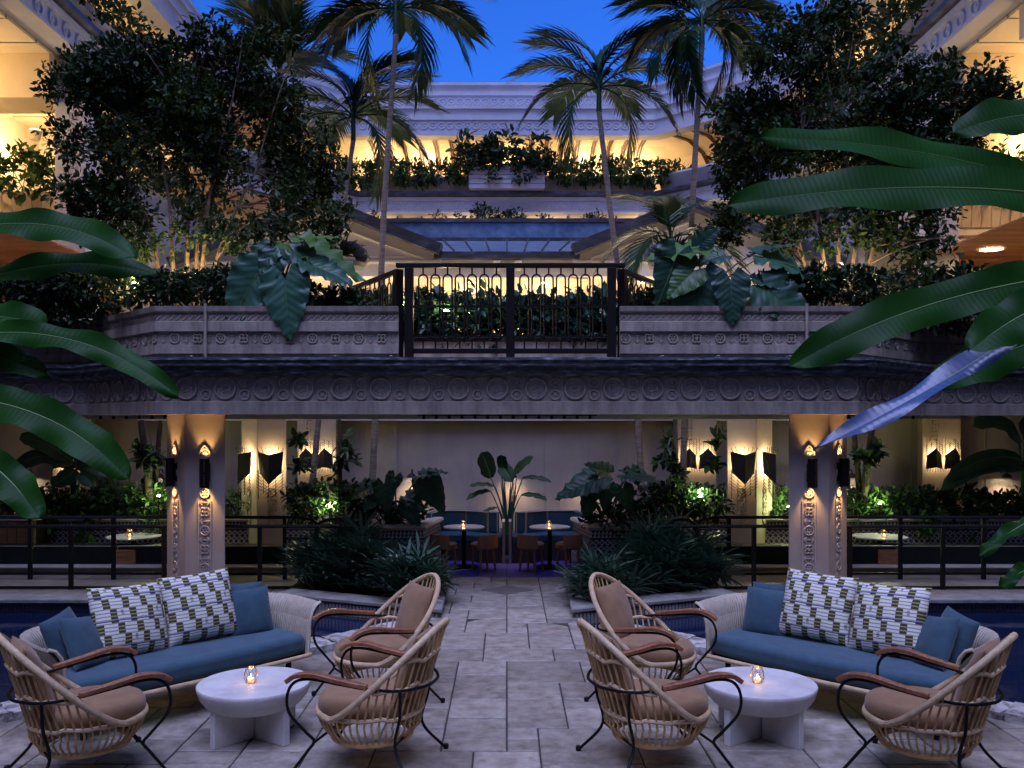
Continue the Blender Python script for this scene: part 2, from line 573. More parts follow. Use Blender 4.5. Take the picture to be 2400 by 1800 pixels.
leaf_vein_b = veined('veined_young_leaf', (0.05, 0.13, 0.02), (0.09, 0.19, 0.035))
midrib = mat('leaf_midrib', (0.10, 0.17, 0.04), 0.45)
glow = mat('lamp_glow', (1, 0.8, 0.5), 0.5, emit=(1.0, 0.72, 0.38), estr=14.0)
glow_hot = mat('bulb_glow', (1, 0.85, 0.6), 0.5, emit=(1.0, 0.78, 0.45), estr=60.0)
flame = mat('candle_flame', (1, 0.6, 0.2), 0.5, emit=(1.0, 0.55, 0.2), estr=10.0)
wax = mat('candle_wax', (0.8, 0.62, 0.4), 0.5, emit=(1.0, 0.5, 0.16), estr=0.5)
lit_pane = mat('lit_window_pane', (0.7, 0.55, 0.32), 0.3, (0.85, 0.68, 0.42), 1.2, emit=(1.0, 0.66, 0.28), estr=0.42)
blue_tile = mat('cobalt_floor_tile', (0.05, 0.03, 0.30), 0.35, (0.075, 0.05, 0.38), 3, 5, rnd=0.12, spec=0.35)
pool_tile = mat('pool_basin_tile', (0.012, 0.02, 0.07), 0.4, (0.02, 0.03, 0.10), 6)
water = mat('pool_water', (0.006, 0.014, 0.045), 0.06, bump=0.12, bscale=3.5, spec=0.5)
orn = mat('agave_ornament', (0.05, 0.055, 0.07), 0.6, (0.08, 0.085, 0.10), 6)

def tile_pattern():
    m = bpy.data.materials.new('patterned_tile')
    m.use_nodes = True
    nt = m.node_tree
    L = nt.links.new
    bs = nt.nodes['Principled BSDF']
    bs.inputs['Roughness'].default_value = 0.3
    tc = N(nt, 'ShaderNodeTexCoord')
    sp = N(nt, 'ShaderNodeSeparateXYZ')
    L(tc.outputs['UV'], sp.inputs[0])
    def mth(op, a, b=None):
        n = N(nt, 'ShaderNodeMath', operation=op)
        for i, v in enumerate((a, b)):
            if v is None: continue
            if hasattr(v, 'links'): L(v, n.inputs[i])
            else: n.inputs[i].default_value = v
        return n.outputs[0]
    k = 2 * PI / 0.09
    u, v = mth('MULTIPLY', sp.outputs[0], k), mth('MULTIPLY', sp.outputs[1], k)
    a = mth('COSINE', u)
    b = mth('COSINE', v)
    c = mth('COSINE', mth('MULTIPLY', u, 2.0))
    d = mth('COSINE', mth('MULTIPLY', v, 2.0))
    f = mth('ADD', mth('ADD', a, b), mth('MULTIPLY', mth('MULTIPLY', c, d), 1.1))
    g = mth('ABSOLUTE', mth('SUBTRACT', f, 0.35))
    star = mth('LESS_THAN', g, 0.52)
    # border band of triangles near the top
    tri_u = mth('PINGPONG', mth('MULTIPLY', sp.outputs[0], 1 / 0.06), 0.5)
    vb = mth('MULTIPLY', mth('SUBTRACT', sp.outputs[1], 0.52), 1 / 0.055)
    vb2 = mth('FRACT', vb)
    tri = mth('LESS_THAN', mth('MULTIPLY', vb2, 0.5), tri_u)
    inb = mth('MULTIPLY', mth('GREATER_THAN', sp.outputs[1], 0.52), mth('LESS_THAN', sp.outputs[1], 0.63))
    val = mth('ADD', mth('MULTIPLY', tri, inb), mth('MULTIPLY', star, mth('SUBTRACT', 1.0, inb)))
    line = mth('LESS_THAN', mth('ABSOLUTE', mth('SUBTRACT', mth('ABSOLUTE', mth('SUBTRACT', sp.outputs[1], 0.575)), 0.065)), 0.013)
    val = mth('MULTIPLY', val, mth('SUBTRACT', 1.0, line))
    mx = N(nt, 'ShaderNodeMix', data_type='RGBA')
    mx.inputs[6].default_value = (0.04, 0.026, 0.035, 1)
    mx.inputs[7].default_value = (0.55, 0.52, 0.5, 1)
    L(val, mx.inputs[0])
    L(mx.outputs[2], bs.inputs['Base Color'])
    return m
tilemat = tile_pattern()

def pillow_pattern():
    m = bpy.data.materials.new('block_print_fabric')
    m.use_nodes = True
    nt = m.node_tree
    L = nt.links.new
    bs = nt.nodes['Principled BSDF']
    bs.inputs['Roughness'].default_value = 0.9
    tc = N(nt, 'ShaderNodeTexCoord')
    sp = N(nt, 'ShaderNodeSeparateXYZ')
    L(tc.outputs['UV'], sp.inputs[0])
    def mth(op, a, b=None):
        n = N(nt, 'ShaderNodeMath', operation=op)
        for i, v in enumerate((a, b)):
            if v is None: continue
            if hasattr(v, 'links'): L(v, n.inputs[i])
            else: n.inputs[i].default_value = v
        return n.outputs[0]
    nz = N(nt, 'ShaderNodeTexNoise')
    nz.inputs['Scale'].default_value = 7
    L(tc.outputs['UV'], nz.inputs['Vector'])
    wob = mth('MULTIPLY', mth('SUBTRACT', nz.outputs[0], 0.5), 0.02)
    u = mth('ADD', sp.outputs[0], wob)
    v = mth('ADD', sp.outputs[1], wob)
    rows = 21.0
    vr = mth('MULTIPLY', v, rows)
    ri = mth('FLOOR', vr)
    rf = mth('FRACT', vr)
    stripe = mth('GREATER_THAN', rf, 0.68)                 # khaki line of each row
    # columns of dark blocks that step sideways from row to row
    step = mth('MULTIPLY', mth('FLOOR', mth('MULTIPLY', ri, 1 / 3.3)), 0.30)
    uc = mth('ADD', mth('MULTIPLY', u, 4.1), step)
    blk = mth('GREATER_THAN', mth('FRACT', uc), 0.65)
    dark = mth('MULTIPLY', blk, mth('LESS_THAN', rf, 0.68))
    band = mth('FRACT', mth('MULTIPLY', v, 3.0))
    blue = mth('LESS_THAN', mth('ABSOLUTE', mth('SUBTRACT', band, 0.5)), 0.02)
    # little dark marks in some gaps
    mk = mth('MULTIPLY', mth('GREATER_THAN', mth('FRACT', mth('MULTIPLY', uc, 0.5)), 0.10), mth('LESS_THAN', mth('FRACT', mth('MULTIPLY', uc, 0.5)), 0.17))
    mk = mth('MULTIPLY', mk, mth('LESS_THAN', mth('ABSOLUTE', mth('SUBTRACT', band, 0.82)), 0.10))
    mk = mth('MULTIPLY', mk, mth('GREATER_THAN', mth('FRACT', mth('MULTIPLY', v, 62.0)), 0.45))
    def mix(f, c):
        x = N(nt, 'ShaderNodeMix', data_type='RGBA')
        L(f, x.inputs[0])
        x.inputs[7].default_value = (*c, 1)
        return x
    m1 = mix(stripe, (0.33, 0.31, 0.14))
    m1.inputs[6].default_value = (0.74, 0.72, 0.70, 1)
    m2 = mix(dark, (0.05, 0.046, 0.018))
    L(m1.outputs[2], m2.inputs[6])
    m3 = mix(mk, (0.02, 0.02, 0.05))
    L(m2.outputs[2], m3.inputs[6])
    m4 = mix(blue, (0.02, 0.025, 0.22))
    L(m3.outputs[2], m4.inputs[6])
    L(m4.outputs[2], bs.inputs['Base Color'])
    return m
printfab = pillow_pattern()
# ================================================================ setting: ground, pool, paving
S2 = math.sqrt(0.5)
def struct(name, label, mb=None, m=None, **kw):
    if mb is None:
        o = thing(name, label, None)
    else:
        o = mb.build(name, m, **kw)
    return tag(o, label, None, None, 'structure')

struct('ground', 'dark earth under the whole courtyard', MB().box(-90, 90, -30, 150, -1.2, -0.75), soil)
struct('pool_basin', 'dark blue tiled basin under the pool water', MB().box(-14, 14, 2.5, 11.6, -0.74, -0.6), pool_tile)
struct('pool_water', 'still dark blue pool water either side of the terrace', MB().add(
    [(-14, 2.5, -0.12), (14, 2.5, -0.12), (14, 11.4, -0.12), (-14, 11.4, -0.12)], [(0, 1, 2, 3)]), water)

def clip(poly, a, b):
    """keep the part of poly left of a->b"""
    out = []
    n = len(poly)
    def side(p): return (b[0] - a[0]) * (p[1] - a[1]) - (b[1] - a[1]) * (p[0] - a[0])
    for i in range(n):
        p, q = poly[i], poly[(i + 1) % n]
        sp_, sq = side(p), side(q)
        if sp_ >= 0: out.append(p)
        if sp_ * sq < 0:
            t = sp_ / (sp_ - sq)
            out.append((p[0] + (q[0] - p[0]) * t, p[1] + (q[1] - p[1]) * t))
    return out
def area(poly):
    return 0.5 * abs(sum(poly[i][0] * poly[(i + 1) % len(poly)][1] - poly[(i + 1) % len(poly)][0] * poly[i][1] for i in range(len(poly))))

def slab_mesh(poly, z0, z1, ch=0.006):
    """paving slab with a worn, chamfered top edge"""
    n = len(poly)
    cx, cy = sum(p[0] for p in poly) / n, sum(p[1] for p in poly) / n
    mb = MB()
    def ring(ins, z):
        r = []
        for x, y in poly:
            dx, dy = x - cx, y - cy
            l = math.hypot(dx, dy) or 1
            r.append((x - dx / l * ins, y - dy / l * ins, z))
        return r
    mb.v = ring(0, z0) + ring(0, z1 - ch) + ring(ch * 1.6, z1)
    for k in range(2):
        for i in range(n):
            j = (i + 1) % n
            mb.f.append((k * n + i, k * n + j, (k + 1) * n + j, (k + 1) * n + i))
    mb.f.append(tuple(2 * n + i for i in range(n)))
    return mb

TERR = [(0.9, 9.75), (1.75, 8.95), (4.25, 6.35), (5.2, 5.4), (5.2, -3.0)]
outl = TERR + [(-x, y) for x, y in reversed(TERR)]
terr = struct('terrace_paving', 'pale stone paving of the terrace and centre aisle')
tb = MB()
tb.prism(list(reversed(outl)), -0.6, -0.012)
tb.box(-0.9, 0.9, 9.75, 13.09, -0.6, -0.0121)
tb.build('joint_bed', grout, terr)
# random ashlar on a 21 cm grid
g = 0.232
nx, ny = 46, 42
ox, oy = -nx // 2 * g, 3.6
used = np.zeros((nx, ny), bool)
sizes = [(3, 2), (2, 2), (2, 2), (3, 3), (2, 3), (3, 2), (2, 1), (1, 2), (1, 1)]
hull = outl
cache = {}
for j in range(ny):
    for i in range(nx):
        if used[i, j]: continue
        opts = [s_ for s_ in sizes[:7] if i + s_[0] <= nx and j + s_[1] <= ny and not used[i:i + s_[0], j:j + s_[1]].any()]
        ch = random.choice(opts) if opts else (1, 1)
        used[i:i + ch[0], j:j + ch[1]] = True
        x0, y0 = ox + i * g, oy + j * g
        gp = 0.006
        poly = [(x0 + gp, y0 + gp), (x0 + ch[0] * g - gp, y0 + gp), (x0 + ch[0] * g - gp, y0 + ch[1] * g - gp), (x0 + gp, y0 + ch[1] * g - gp)]
        y1 = y0 + ch[1] * g
        # terrace is convex below the neck, a straight aisle beyond
        parts_ = []
        inside = x0 > -0.89 and x0 + ch[0] * g < 0.89
        if y1 <= 9.75 or (inside and y1 < 13.0) or y0 >= 9.75: parts_ = [(poly, y0, y1)]
        else: parts_ = [(clip(poly, (5, 9.7499), (-5, 9.7499)), y0, 9.7499), (clip(poly, (-5, 9.7501), (5, 9.7501)), 9.7501, y1)]
        for P0, yy0, yy1 in parts_:
            if yy0 < 9.75:
                hp = hull
                for k in range(len(hp)):
                    if len(P0) < 3: break
                    a, b = hp[k], hp[(k + 1) % len(hp)]
                    if abs(a[1] - 9.75) < 1e-6 and abs(b[1] - 9.75) < 1e-6: continue
                    P0 = clip(P0, b, a)
            if yy1 > 9.75 and len(P0) >= 3:
                P0 = clip(clip(P0, (-0.895, 20), (-0.895, 0)), (0.895, 0), (0.895, 20))
                if len(P0) >= 3: P0 = clip(P0, (5, 13.085), (-5, 13.085))
            if len(P0) < 3 or area(P0) < 0.004: continue
            if y1 < 5.4 or (y1 < 6.2 and x0 > 4.4): continue
            dz = random.uniform(-0.003, 0.002)
            full = len(P0) == 4 and abs(area(P0) - area(poly)) < 1e-6
            cx_, cy_ = sum(p[0] for p in P0) / len(P0), sum(p[1] for p in P0) / len(P0)
            if full and ch in cache:
                me = cache[ch]
            else:
                me = slab_mesh([(p[0] - cx_, p[1] - cy_) for p in P0], -0.05, 0.0).mesh('paving_stone')
                if full: cache[ch] = me
            link('paving_stone', me, stone, terr, loc=(cx_, cy_, dz), rot=(0, 0, random.uniform(-0.004, 0.004)))
# a darker diamond set in the aisle
dm = slab_mesh([(0, -0.34), (0.36, 0), (0, 0.34), (-0.36, 0)], -0.02, 0.004).build('inlaid_diamond', mat('diamond_inlay', (0.12, 0.10, 0.09), 0.5, (0.2, 0.17, 0.15), 6), terr, loc=(0, 12.05, 0.002))

# rough coral coping along the pool
for s, side in ((-1, 'left'), (1, 'right')):
    cp = thing('pool_coping', f'rough pale coral stone coping along the {side} pool edge behind the sofa', 'coping', group='pool copings')
    pts = [Vector((s * x, y)) for x, y in [(5.3, 5.3), (4.25, 6.35), (1.75, 8.95), (0.98, 9.68)]]
    for a, b in zip(pts[:-1], pts[1:]):
        L = (b - a).length
        n = max(1, round(L / 0.62))
        d = (b - a).normalized()
        nn = Vector((d.y, -d.x)) * s                # inward, toward the terrace
        for k in range(n):
            p0, p1 = a + d * (L * k / n + 0.006), a + d * (L * (k + 1) / n - 0.006)
            mb = MB()
            nu, nv = 9, 6
            wdt = 0.33 + random.uniform(-0.04, 0.04)
            top = 0.075 + random.uniform(-0.012, 0.012)
            for iu in range(nu):
                for iv in range(nv):
                    q = p0 + (p1 - p0) * (iu / (nu - 1)) - nn * 0.03 + nn * (wdt + 0.03) * (iv / (nv - 1))
                    edge = iv in (0, nv - 1) or iu in (0, nu - 1)
                    e = random.uniform(-0.006, 0.005)
                    j_ = 0.018 if edge else 0.008
                    mb.v.append((q.x + random.uniform(-j_, j_), q.y + random.uniform(-j_, j_), top + e - (0.012 if edge else 0)))
            for iu in range(nu - 1):
                for iv in range(nv - 1):
                    q = iu * nv + iv
                    mb.f.append((q, q + 1, q + nv + 1, q + nv) if s > 0 else (q, q + nv, q + nv + 1, q + 1))
            # sides down to the floor and the water
            per = [iu * nv for iu in range(nu)] + [(nu - 1) * nv + iv for iv in range(1, nv)] + [iu * nv + nv - 1 for iu in range(nu - 2, -1, -1)] + [iv for iv in range(nv - 2, 0, -1)]
            base = len(mb.v)
            for q in per: mb.v.append((mb.v[q][0], mb.v[q][1], -0.2))
            for k2 in range(len(per)):
                k3 = (k2 + 1) % len(per)
                mb.f.append((per[k2], per[k3], base + k3, base + k2))
            mb.build('coping_stone', coral, cp)

# walkway behind the canal, with a tiled floor
for s, side in ((-1, 'left'), (1, 'right')):
    wk = struct('walkway', f'tan tiled walkway behind the {side} canal railing')
    MB().box(min(s * 2.0, s * 14), max(s * 2.0, s * 14), 11.5, 13.3, -0.6, -0.012).build('joint_bed', grout, wk)
    tm = slab_mesh([(-0.297, -0.297), (0.297, -0.297), (0.297, 0.297), (-0.297, 0.297)], -0.03, 0.0, 0.003).mesh('floor_tile')
    for i in range(15):
        for j in range(3):
            link('floor_tile', tm, walk_tile, wk, loc=(s * (2.3 + i * 0.6 + 0.3 * (j % 2)), 11.8 + j * 0.6, random.uniform(-.001, .001)))
    bk = thing('canal_bank', f'stone bank with fluted face along the {side} canal below the railing', 'bank', group='canal banks')
    a, b = min(s * 2.9, s * 14), max(s * 2.9, s * 14)
    MB().box(a, b, 11.15, 11.52, 0.0, 0.055).build('coping_slab', kerbst, bk, bevel=0.012)
    MB().box(a, b, 11.25, 11.5, -0.6, 0.0).build('wall', kerbst, bk)
    fl = MB()
    for k in range(int((b - a) / 0.05)):
        fl.box(a + k * 0.05, a + k * 0.05 + 0.032, 11.235, 11.25, -0.10, -0.01)
    tag(fl.build('fluting', kerbst, bk), kind='stuff')
    # bed wall running from the aisle back to the canal bank
    bw = thing('planting_bed_wall', f'low stone wall of the planting bed {side} of the aisle', 'wall', group='planting bed walls')
    path = [(s * 0.86, 13.0), (s * 0.80, 10.35), (s * 2.95, 11.3)]
    if s < 0: path = [(p[0], p[1]) for p in reversed(path)]
    if s > 0: path = path
    def sw(prof, nm, m, caps=False):
        mb = MB()
        pp = path if s < 0 else [(p[0], p[1]) for p in path]
        # outward is to the right of travel: toward the water / aisle
        if s > 0: pp = [(p[0], p[1]) for p in path]
        mb.sweep(pp, prof, caps)
        return mb.build(nm, m, bw)
    sw([(0.0, -0.6), (0.0, 0.06), (-0.3, 0.06), (-0.3, -0.1)], 'wall', kerbst)
    sw([(0.03, 0.061), (0.04, 0.075), (0.04, 0.105), (0.03, 0.115), (-0.31, 0.115), (-0.31, 0.061)], 'coping_slab', kerbst)
    P0, P1 = Vector((s * 0.80, 10.35)), Vector((s * 2.95, 11.3))
    fl = MB()
    d = (P1 - P0).normalized()
    nrm = Vector((d.y, -d.x)) * s
    L = (P1 - P0).length
    ang = math.atan2(d.y, d.x)
    for k in range(int(L / 0.05)):
        q = P0 + d * (k * 0.05 + 0.025) + nrm * 0.008
        fl.box(-0.016, 0.016, -0.009, 0.009, -0.09, 0.05, Matrix.Translation((q.x, q.y, 0)) @ Matrix.Rotation(ang, 4, 'Z'))
    tag(fl.build('fluting', kerbst, bw), kind='stuff')
    bed = [(0.9, 12.9), (0.95, 10.6), (2.95, 11.5), (2.95, 13.3)]
    struct('planting_bed', f'dark soil of the bed {side} of the aisle', MB().prism([(s * x, y) for x, y in (bed if s < 0 else bed[::-1])], -0.5, 0.05), soil)

# blue floor of the centre booth
bf = struct('blue_tile_floor', 'cobalt blue tiled floor in front of the centre booth')
MB().box(-1.35, 1.35, 13.09, 15.6, -0.4, -0.012).build('joint_bed', grout, bf)
tm = slab_mesh([(-0.21, -0.21), (0.21, -0.21), (0.21, 0.21), (-0.21, 0.21)], -0.03, 0.0, 0.003).mesh('floor_tile')
lil_tile = mat('lilac_floor_tile', (0.17, 0.09, 0.26), 0.35, (0.22, 0.13, 0.32), 3)
tm2 = tm.copy()
for i in range(-3, 3):
    for j in range(4):
        c = i in (-1, 0)
        link('floor_tile', tm2 if c else tm, lil_tile if c else blue_tile, bf, loc=((i + 0.5) * 0.427, 13.31 + j * 0.427, 0))

# raised lounge platforms left and right
for s, side in ((-1, 'left'), (1, 'right')):
    pl = struct('lounge_platform', f'raised stone platform under the {side} lounge booths', MB().box(min(s * 3.0, s * 14), max(s * 3.0, s * 14), 13.3, 16.5, -0.3, 0.1), walk_tile)
    MB().box(min(s * 2.98, s * 14), max(s * 2.98, s * 14), 13.24, 13.5, 0.1, 0.125).build('step_nosing', plaster, pl, bevel=0.01)
struct('inner_floor', 'dark floor behind the booths', MB().box(-3.0, 3.0, 13.3, 16.5, -0.5, -0.02), walk_tile)

# ================================================================ ground floor back wall and ceilings
bwall = struct('back_wall', 'beige boarded back wall behind the booths and planters', MB().box(-14, 14, 16.5, 16.8, 0, 2.9), wallboard)
for x in [k * 1.38 - 13.1 for k in range(20)]:
    MB().box(x - 0.006, x + 0.006, 16.488, 16.5, 0, 2.45).build('batten', wallboard, bwall)

BR = [(-14, 12.88), (-6.11, 12.88), (-4.47, 11.24), (4.47, 11.24), (6.11, 12.88), (14, 12.88)]
DECK = 3.10
deck = struct('bridge_deck', 'concrete deck of the upper bridge', MB().prism([(-14, 13.4), (-14, 12.9), (-6.1, 12.9), (-4.46, 11.26), (4.46, 11.26), (6.1, 12.9), (14, 12.9), (14, 13.4)], 2.42, DECK), plaster)
gd = struct('upper_garden_deck', 'upper courtyard floor behind the bridge')
for x0, x1, y0, y1 in ((-14, 14, 16.3, 33), (-14, -6.9, 13.4, 16.3), (6.9, 14, 13.4, 16.3)):
    MB().box(x0, x1, y0 + 0.001, y1, 2.45, 2.95).build('slab', plaster, gd)
MB().box(-6.85, 6.85, 13.26, 13.38, 2.35, 2.418).build('downstand', plaster, deck)
MB().box(-6.85, 6.85, 16.302, 16.42, 2.33, 2.448).build('downstand', plaster, deck)

# ================================================================ carved ornaments (shared meshes, facing -Y, about 1 m across)
def rosette_mesh():
    mb = MB().annulus(0, 0, 0.5, 0.37, 0, -0.09, 18)
    for k in range(6):
        a = PI / 3 * k + PI / 6
        mb.dome(0.2 * math.cos(a), 0.2 * math.sin(a), 0.15, 0.075, 0, -0.08, a, 8)
    return mb.mesh('rosette')
def knot_mesh():
    mb = MB()
    for k in range(4):
        a = PI / 2 * k + PI / 4
        mb.annulus(0.27 * math.cos(a), 0.27 * math.sin(a), 0.25, 0.13, 0, -0.09, 12)
    mb.dome(0, 0, 0.12, 0.12, 0, -0.1, 0, 8)
    return mb.mesh('knot')
def bracket_mesh():
    mb = MB().box(-0.46, 0.46, -0.07, 0, -0.04, 0.04)
    for sx in (-1, 1):
        for sz in (-1, 1):
            a0 = {(1, 1): PI, (1, -1): PI / 2, (-1, 1): -PI / 2, (-1, -1): 0}[(sx, sz)]
            mb.annulus(sx * 0.46, sz * 0.27, 0.27, 0.17, 0, -0.07, 8, a0, a0 + PI / 2)
    return mb.mesh('bracket')
def palmette_mesh():
    mb = MB().annulus(0, 0, 0.5, 0.38, 0, -0.09, 16, -0.2, PI + 0.2)
    for a in (0.5, 1.05, PI / 2, 2.1, 2.65):
        mb.dome(0.2 * math.cos(a), 0.2 * math.sin(a), 0.18, 0.06, 0, -0.08, a, 8)
    mb.bar((-0.36, -0.04, 0.33), (0, -0.04, 0.72), 0.08, 0.08)
    mb.bar((0.36, -0.04, 0.33), (0, -0.04, 0.72), 0.08, 0.08)
    return mb.mesh('palmette')
def medallion_mesh():
    mb = MB().annulus(0, 0, 0.5, 0.41, 0, -0.07, 24)
    mb.dome(0, 0.14, 0.2, 0.05, 0, -0.03, 0, 8).dome(0, -0.12, 0.17, 0.05, 0, -0.03, 0.3, 8).dome(-0.2, 0, 0.06, 0.16, 0, -0.03, 0, 8).dome(0.2, 0, 0.06, 0.16, 0, -0.03, 0, 8)
    return mb.mesh('medallion')
def disc_mesh():
    return MB().annulus(0, 0, 0.5, 0.36, 0, -0.09, 16).dome(0, 0, 0.3, 0.08, 0, -0.05, 0.8, 8).dome(0, 0, 0.3, 0.08, 0, -0.05, -0.8, 8).mesh('small_roundel')
def chevron_mesh():
    mb = MB()
    mb.bar((-0.5, -0.02, -0.35), (0.15, -0.02, 0.35), 0.16, 0.1, up=(0, -1, 0))
    mb.dome(0.28, 0.1, 0.2, 0.12, 0, -0.07, 0.9, 8)
    return mb.mesh('leaf_stroke')
def scroll_mesh():
    return MB().annulus(0, 0, 0.5, 0.33, 0, -0.12, 14).dome(0, 0, 0.17, 0.17, 0, -0.1, 0, 8).mesh('scroll')
ORN = {k: f() for k, f in dict(rosette=rosette_mesh, knot=knot_mesh, bracket=bracket_mesh, palmette=palmette_mesh, medallion=medallion_mesh,
                               small_roundel=disc_mesh, leaf_stroke=chevron_mesh, scroll=scroll_mesh).items()}
ORN2 = {k: v.copy() for k, v in ORN.items()}           # second set for the paler columns
ORN3 = {k: v.copy() for k, v in ORN.items()}           # third set for the upper storeys
def ornament(kind, parent, p, rz, scale, m, book=ORN, depth=1.0):
    return link(kind, book[kind], m, parent, loc=p, rot=(0, 0, rz), scale=(scale, scale * depth, scale))

# ================================================================ columns
def column(label, s, cx, cy, wf, ws, z0, z1, zs, group, spacing=0.125, osc=0.15, name='carved_column', plinth=False):
    """column with a front face and a face turned 45 degrees away on its outer side"""
    t = thing(name, label, 'column', group=group)
    C_, Rr, L_ = (s * cx, cy), (s * (cx - wf), cy), (s * (cx + ws * S2), cy + ws * S2)
    poly = [L_, C_, Rr, (Rr[0] * (cy + 0.62) / cy * 1.01, cy + 0.62), (L_[0], cy + 0.62)]
    if s > 0: poly = poly[::-1]
    MB().prism(poly, z0, z1).build('shaft', plaster_col, t, bevel=0.012)
    mids = [((C_[0] + Rr[0]) / 2, cy, 0.0), ((C_[0] + L_[0]) / 2, (C_[1] + L_[1]) / 2, s * PI / 4)]
    for (mx, my, rz) in mids:
        for k, z in enumerate(zs):
            kind = ('rosette', 'bracket', 'knot', 'bracket')[k % 4]
            ornament(kind, t, (mx, my, z), rz, osc * (0.92 if kind != 'bracket' else 1.0), relief_light, ORN2, 1.3)
        if not plinth:
            c, q = math.cos(rz), math.sin(rz)
            for e in (-1, 1):
                M = Matrix.Translation((mx, my, 0)) @ Matrix.Rotation(rz, 4, 'Z')
                MB().box(e * osc * 0.56 - 0.006, e * osc * 0.56 + 0.006, -0.012, 0.002, zs[-1], zs[0] - 0.1, M).build('border_bead', relief_light, t)
    return t, mids

def sconce(label, p, rz):
    t = thing('wall_sconce', label, 'wall lamp', p, rz, 'black cylinder sconces on the front columns')
    MB().lathe([(0.062, -0.19), (0.062, 0.19), (0.056, 0.19), (0.056, -0.19)], 20, (0, -0.085, 0), close=False).build('shade', iron, t, smooth=True)
    MB().box(-0.05, 0.05, -0.03, 0.0, -0.12, 0.12).build('wall_plate', iron, t)
    MB().box(0.012, 0.03, -0.152, -0.1455, -0.165, -0.012).box(0.012, 0.03, -0.152, -0.1455, 0.012, 0.165).build('gilt_slot', brass, t)
    MB().lathe([(0.045, 0), (0.045, 0.012)], 14, (0, -0.085, 0.10)).build('upper_bulb', glow, t)
    MB().lathe([(0.045, 0), (0.045, 0.012)], 14, (0, -0.085, -0.112)).build('lower_bulb', glow, t)
    lamp('uplight', 'SPOT', (0, -0.075, 0.125), 24.0, AMBER, 0.015, (R(180 - 3), 0, 0), 62, 0.8, t)
    lamp('downlight', 'SPOT', (0, -0.075, -0.125), 26.0, AMBER, 0.015, (R(3), 0, 0), 70, 0.8, t)
    return t

for s, side in ((-1, 'left'), (1, 'right')):
    zs = [1.36 - 0.125 * k for k in range(11)]
    t, mids = column(f'front beige column with carved strip behind the {side} sofa', s, 4.29, 11.7, 0.54, 0.547, 0.0, 2.43, zs, 'carved front columns')
    for (mx, my, rz), wh in zip(mids, ('front face', 'angled outer face')):
        ornament('palmette', t, (mx, my, 1.87), rz, 0.17, relief_light, ORN2, 1.3)
        ornament('rosette', t, (mx, my, 1.62), rz, 0.14, relief_light, ORN2, 1.3)
        sconce(f'black cylinder sconce on the {wh} of the {side} front column', (mx + (0.02 if rz == 0 else 0), my, 1.63), rz)

def shield_lantern(label, p, rz, up=False, k=1.0, e=4.6, group='black mat lanterns'):
    t = thing('mat_lantern', label, 'wall lamp', p, rz, group)
    t.scale = (k, k, k)
    f = -1 if up else 1
    # folded black mat, pointed at the tip
    out = []
    for d in (0, 0.018):
        out += [(-0.25, -0.10 + d, 0.30 * f), (0, -0.24 + d, 0.24 * f), (0.25, -0.10 + d, 0.30 * f), (0.21, -0.10 + d, -0.12 * f), (0, -0.24 + d, -0.34 * f), (-0.21, -0.10 + d, -0.12 * f)]
    MB().add(out, [(0, 1, 4, 5), (1, 2, 3, 4), (6, 11, 10, 7), (7, 10, 9, 8), (0, 6, 7, 1), (1, 7, 8, 2), (2, 8, 9, 3), (3, 9, 10, 4), (4, 10, 11, 5), (5, 11, 6, 0)]).build('mat_panel', wovenmat, t)
    st = MB()
    for x, z1, z0, y in ((-0.23, -0.05, -0.62, -0.11), (-0.12, -0.15, -0.52, -0.16), (0.0, -0.3, -0.60, -0.235), (0.12, -0.15, -0.56, -0.16), (0.23, -0.05, -0.60, -0.11)):
        st.bar((x, y, z1 * f), (x, y, z0 * f), 0.011)
        for q in range(6):
            zz = z1 - 0.06 - q * 0.062
            if zz < z0 + 0.04: break
            dx = 0.11 * (-1 if x < -0.05 else 1)
            st.bar((x + dx * 0.35, y, (zz + 0.03) * f), (x - dx * 0.65, y, (zz - 0.055) * f), 0.009)
    for q in range(7):
        st.bar((-0.2 + q * 0.07, -0.14, 0.27 * f), (-0.25 + q * 0.085, -0.15, (0.37 + 0.02 * (q % 2)) * f), 0.01)
    tag(st.build('stick_fringe', bronze, t), kind='stuff')
    MB().lathe([(0.018, -0.05), (0.03, 0), (0.018, 0.05)], 10, (0, -0.09, 0.12)).build('upper_bulb', glow_hot, t)
    MB().lathe([(0.018, -0.05), (0.03, 0), (0.018, 0.05)], 10, (0, -0.09, -0.06)).build('lower_bulb', glow_hot, t)
    MB().box(-0.06, 0.06, -0.1, 0.0, 0.0, 0.05).build('bracket', bronze, t)
    lamp('lantern_light', 'POINT', (0, -0.09, 0.24), e, WARM, 0.04, parent=t)
    lamp('lantern_light', 'POINT', (0, -0.09, -0.16), e * 0.7, WARM, 0.04, parent=t)
    return t

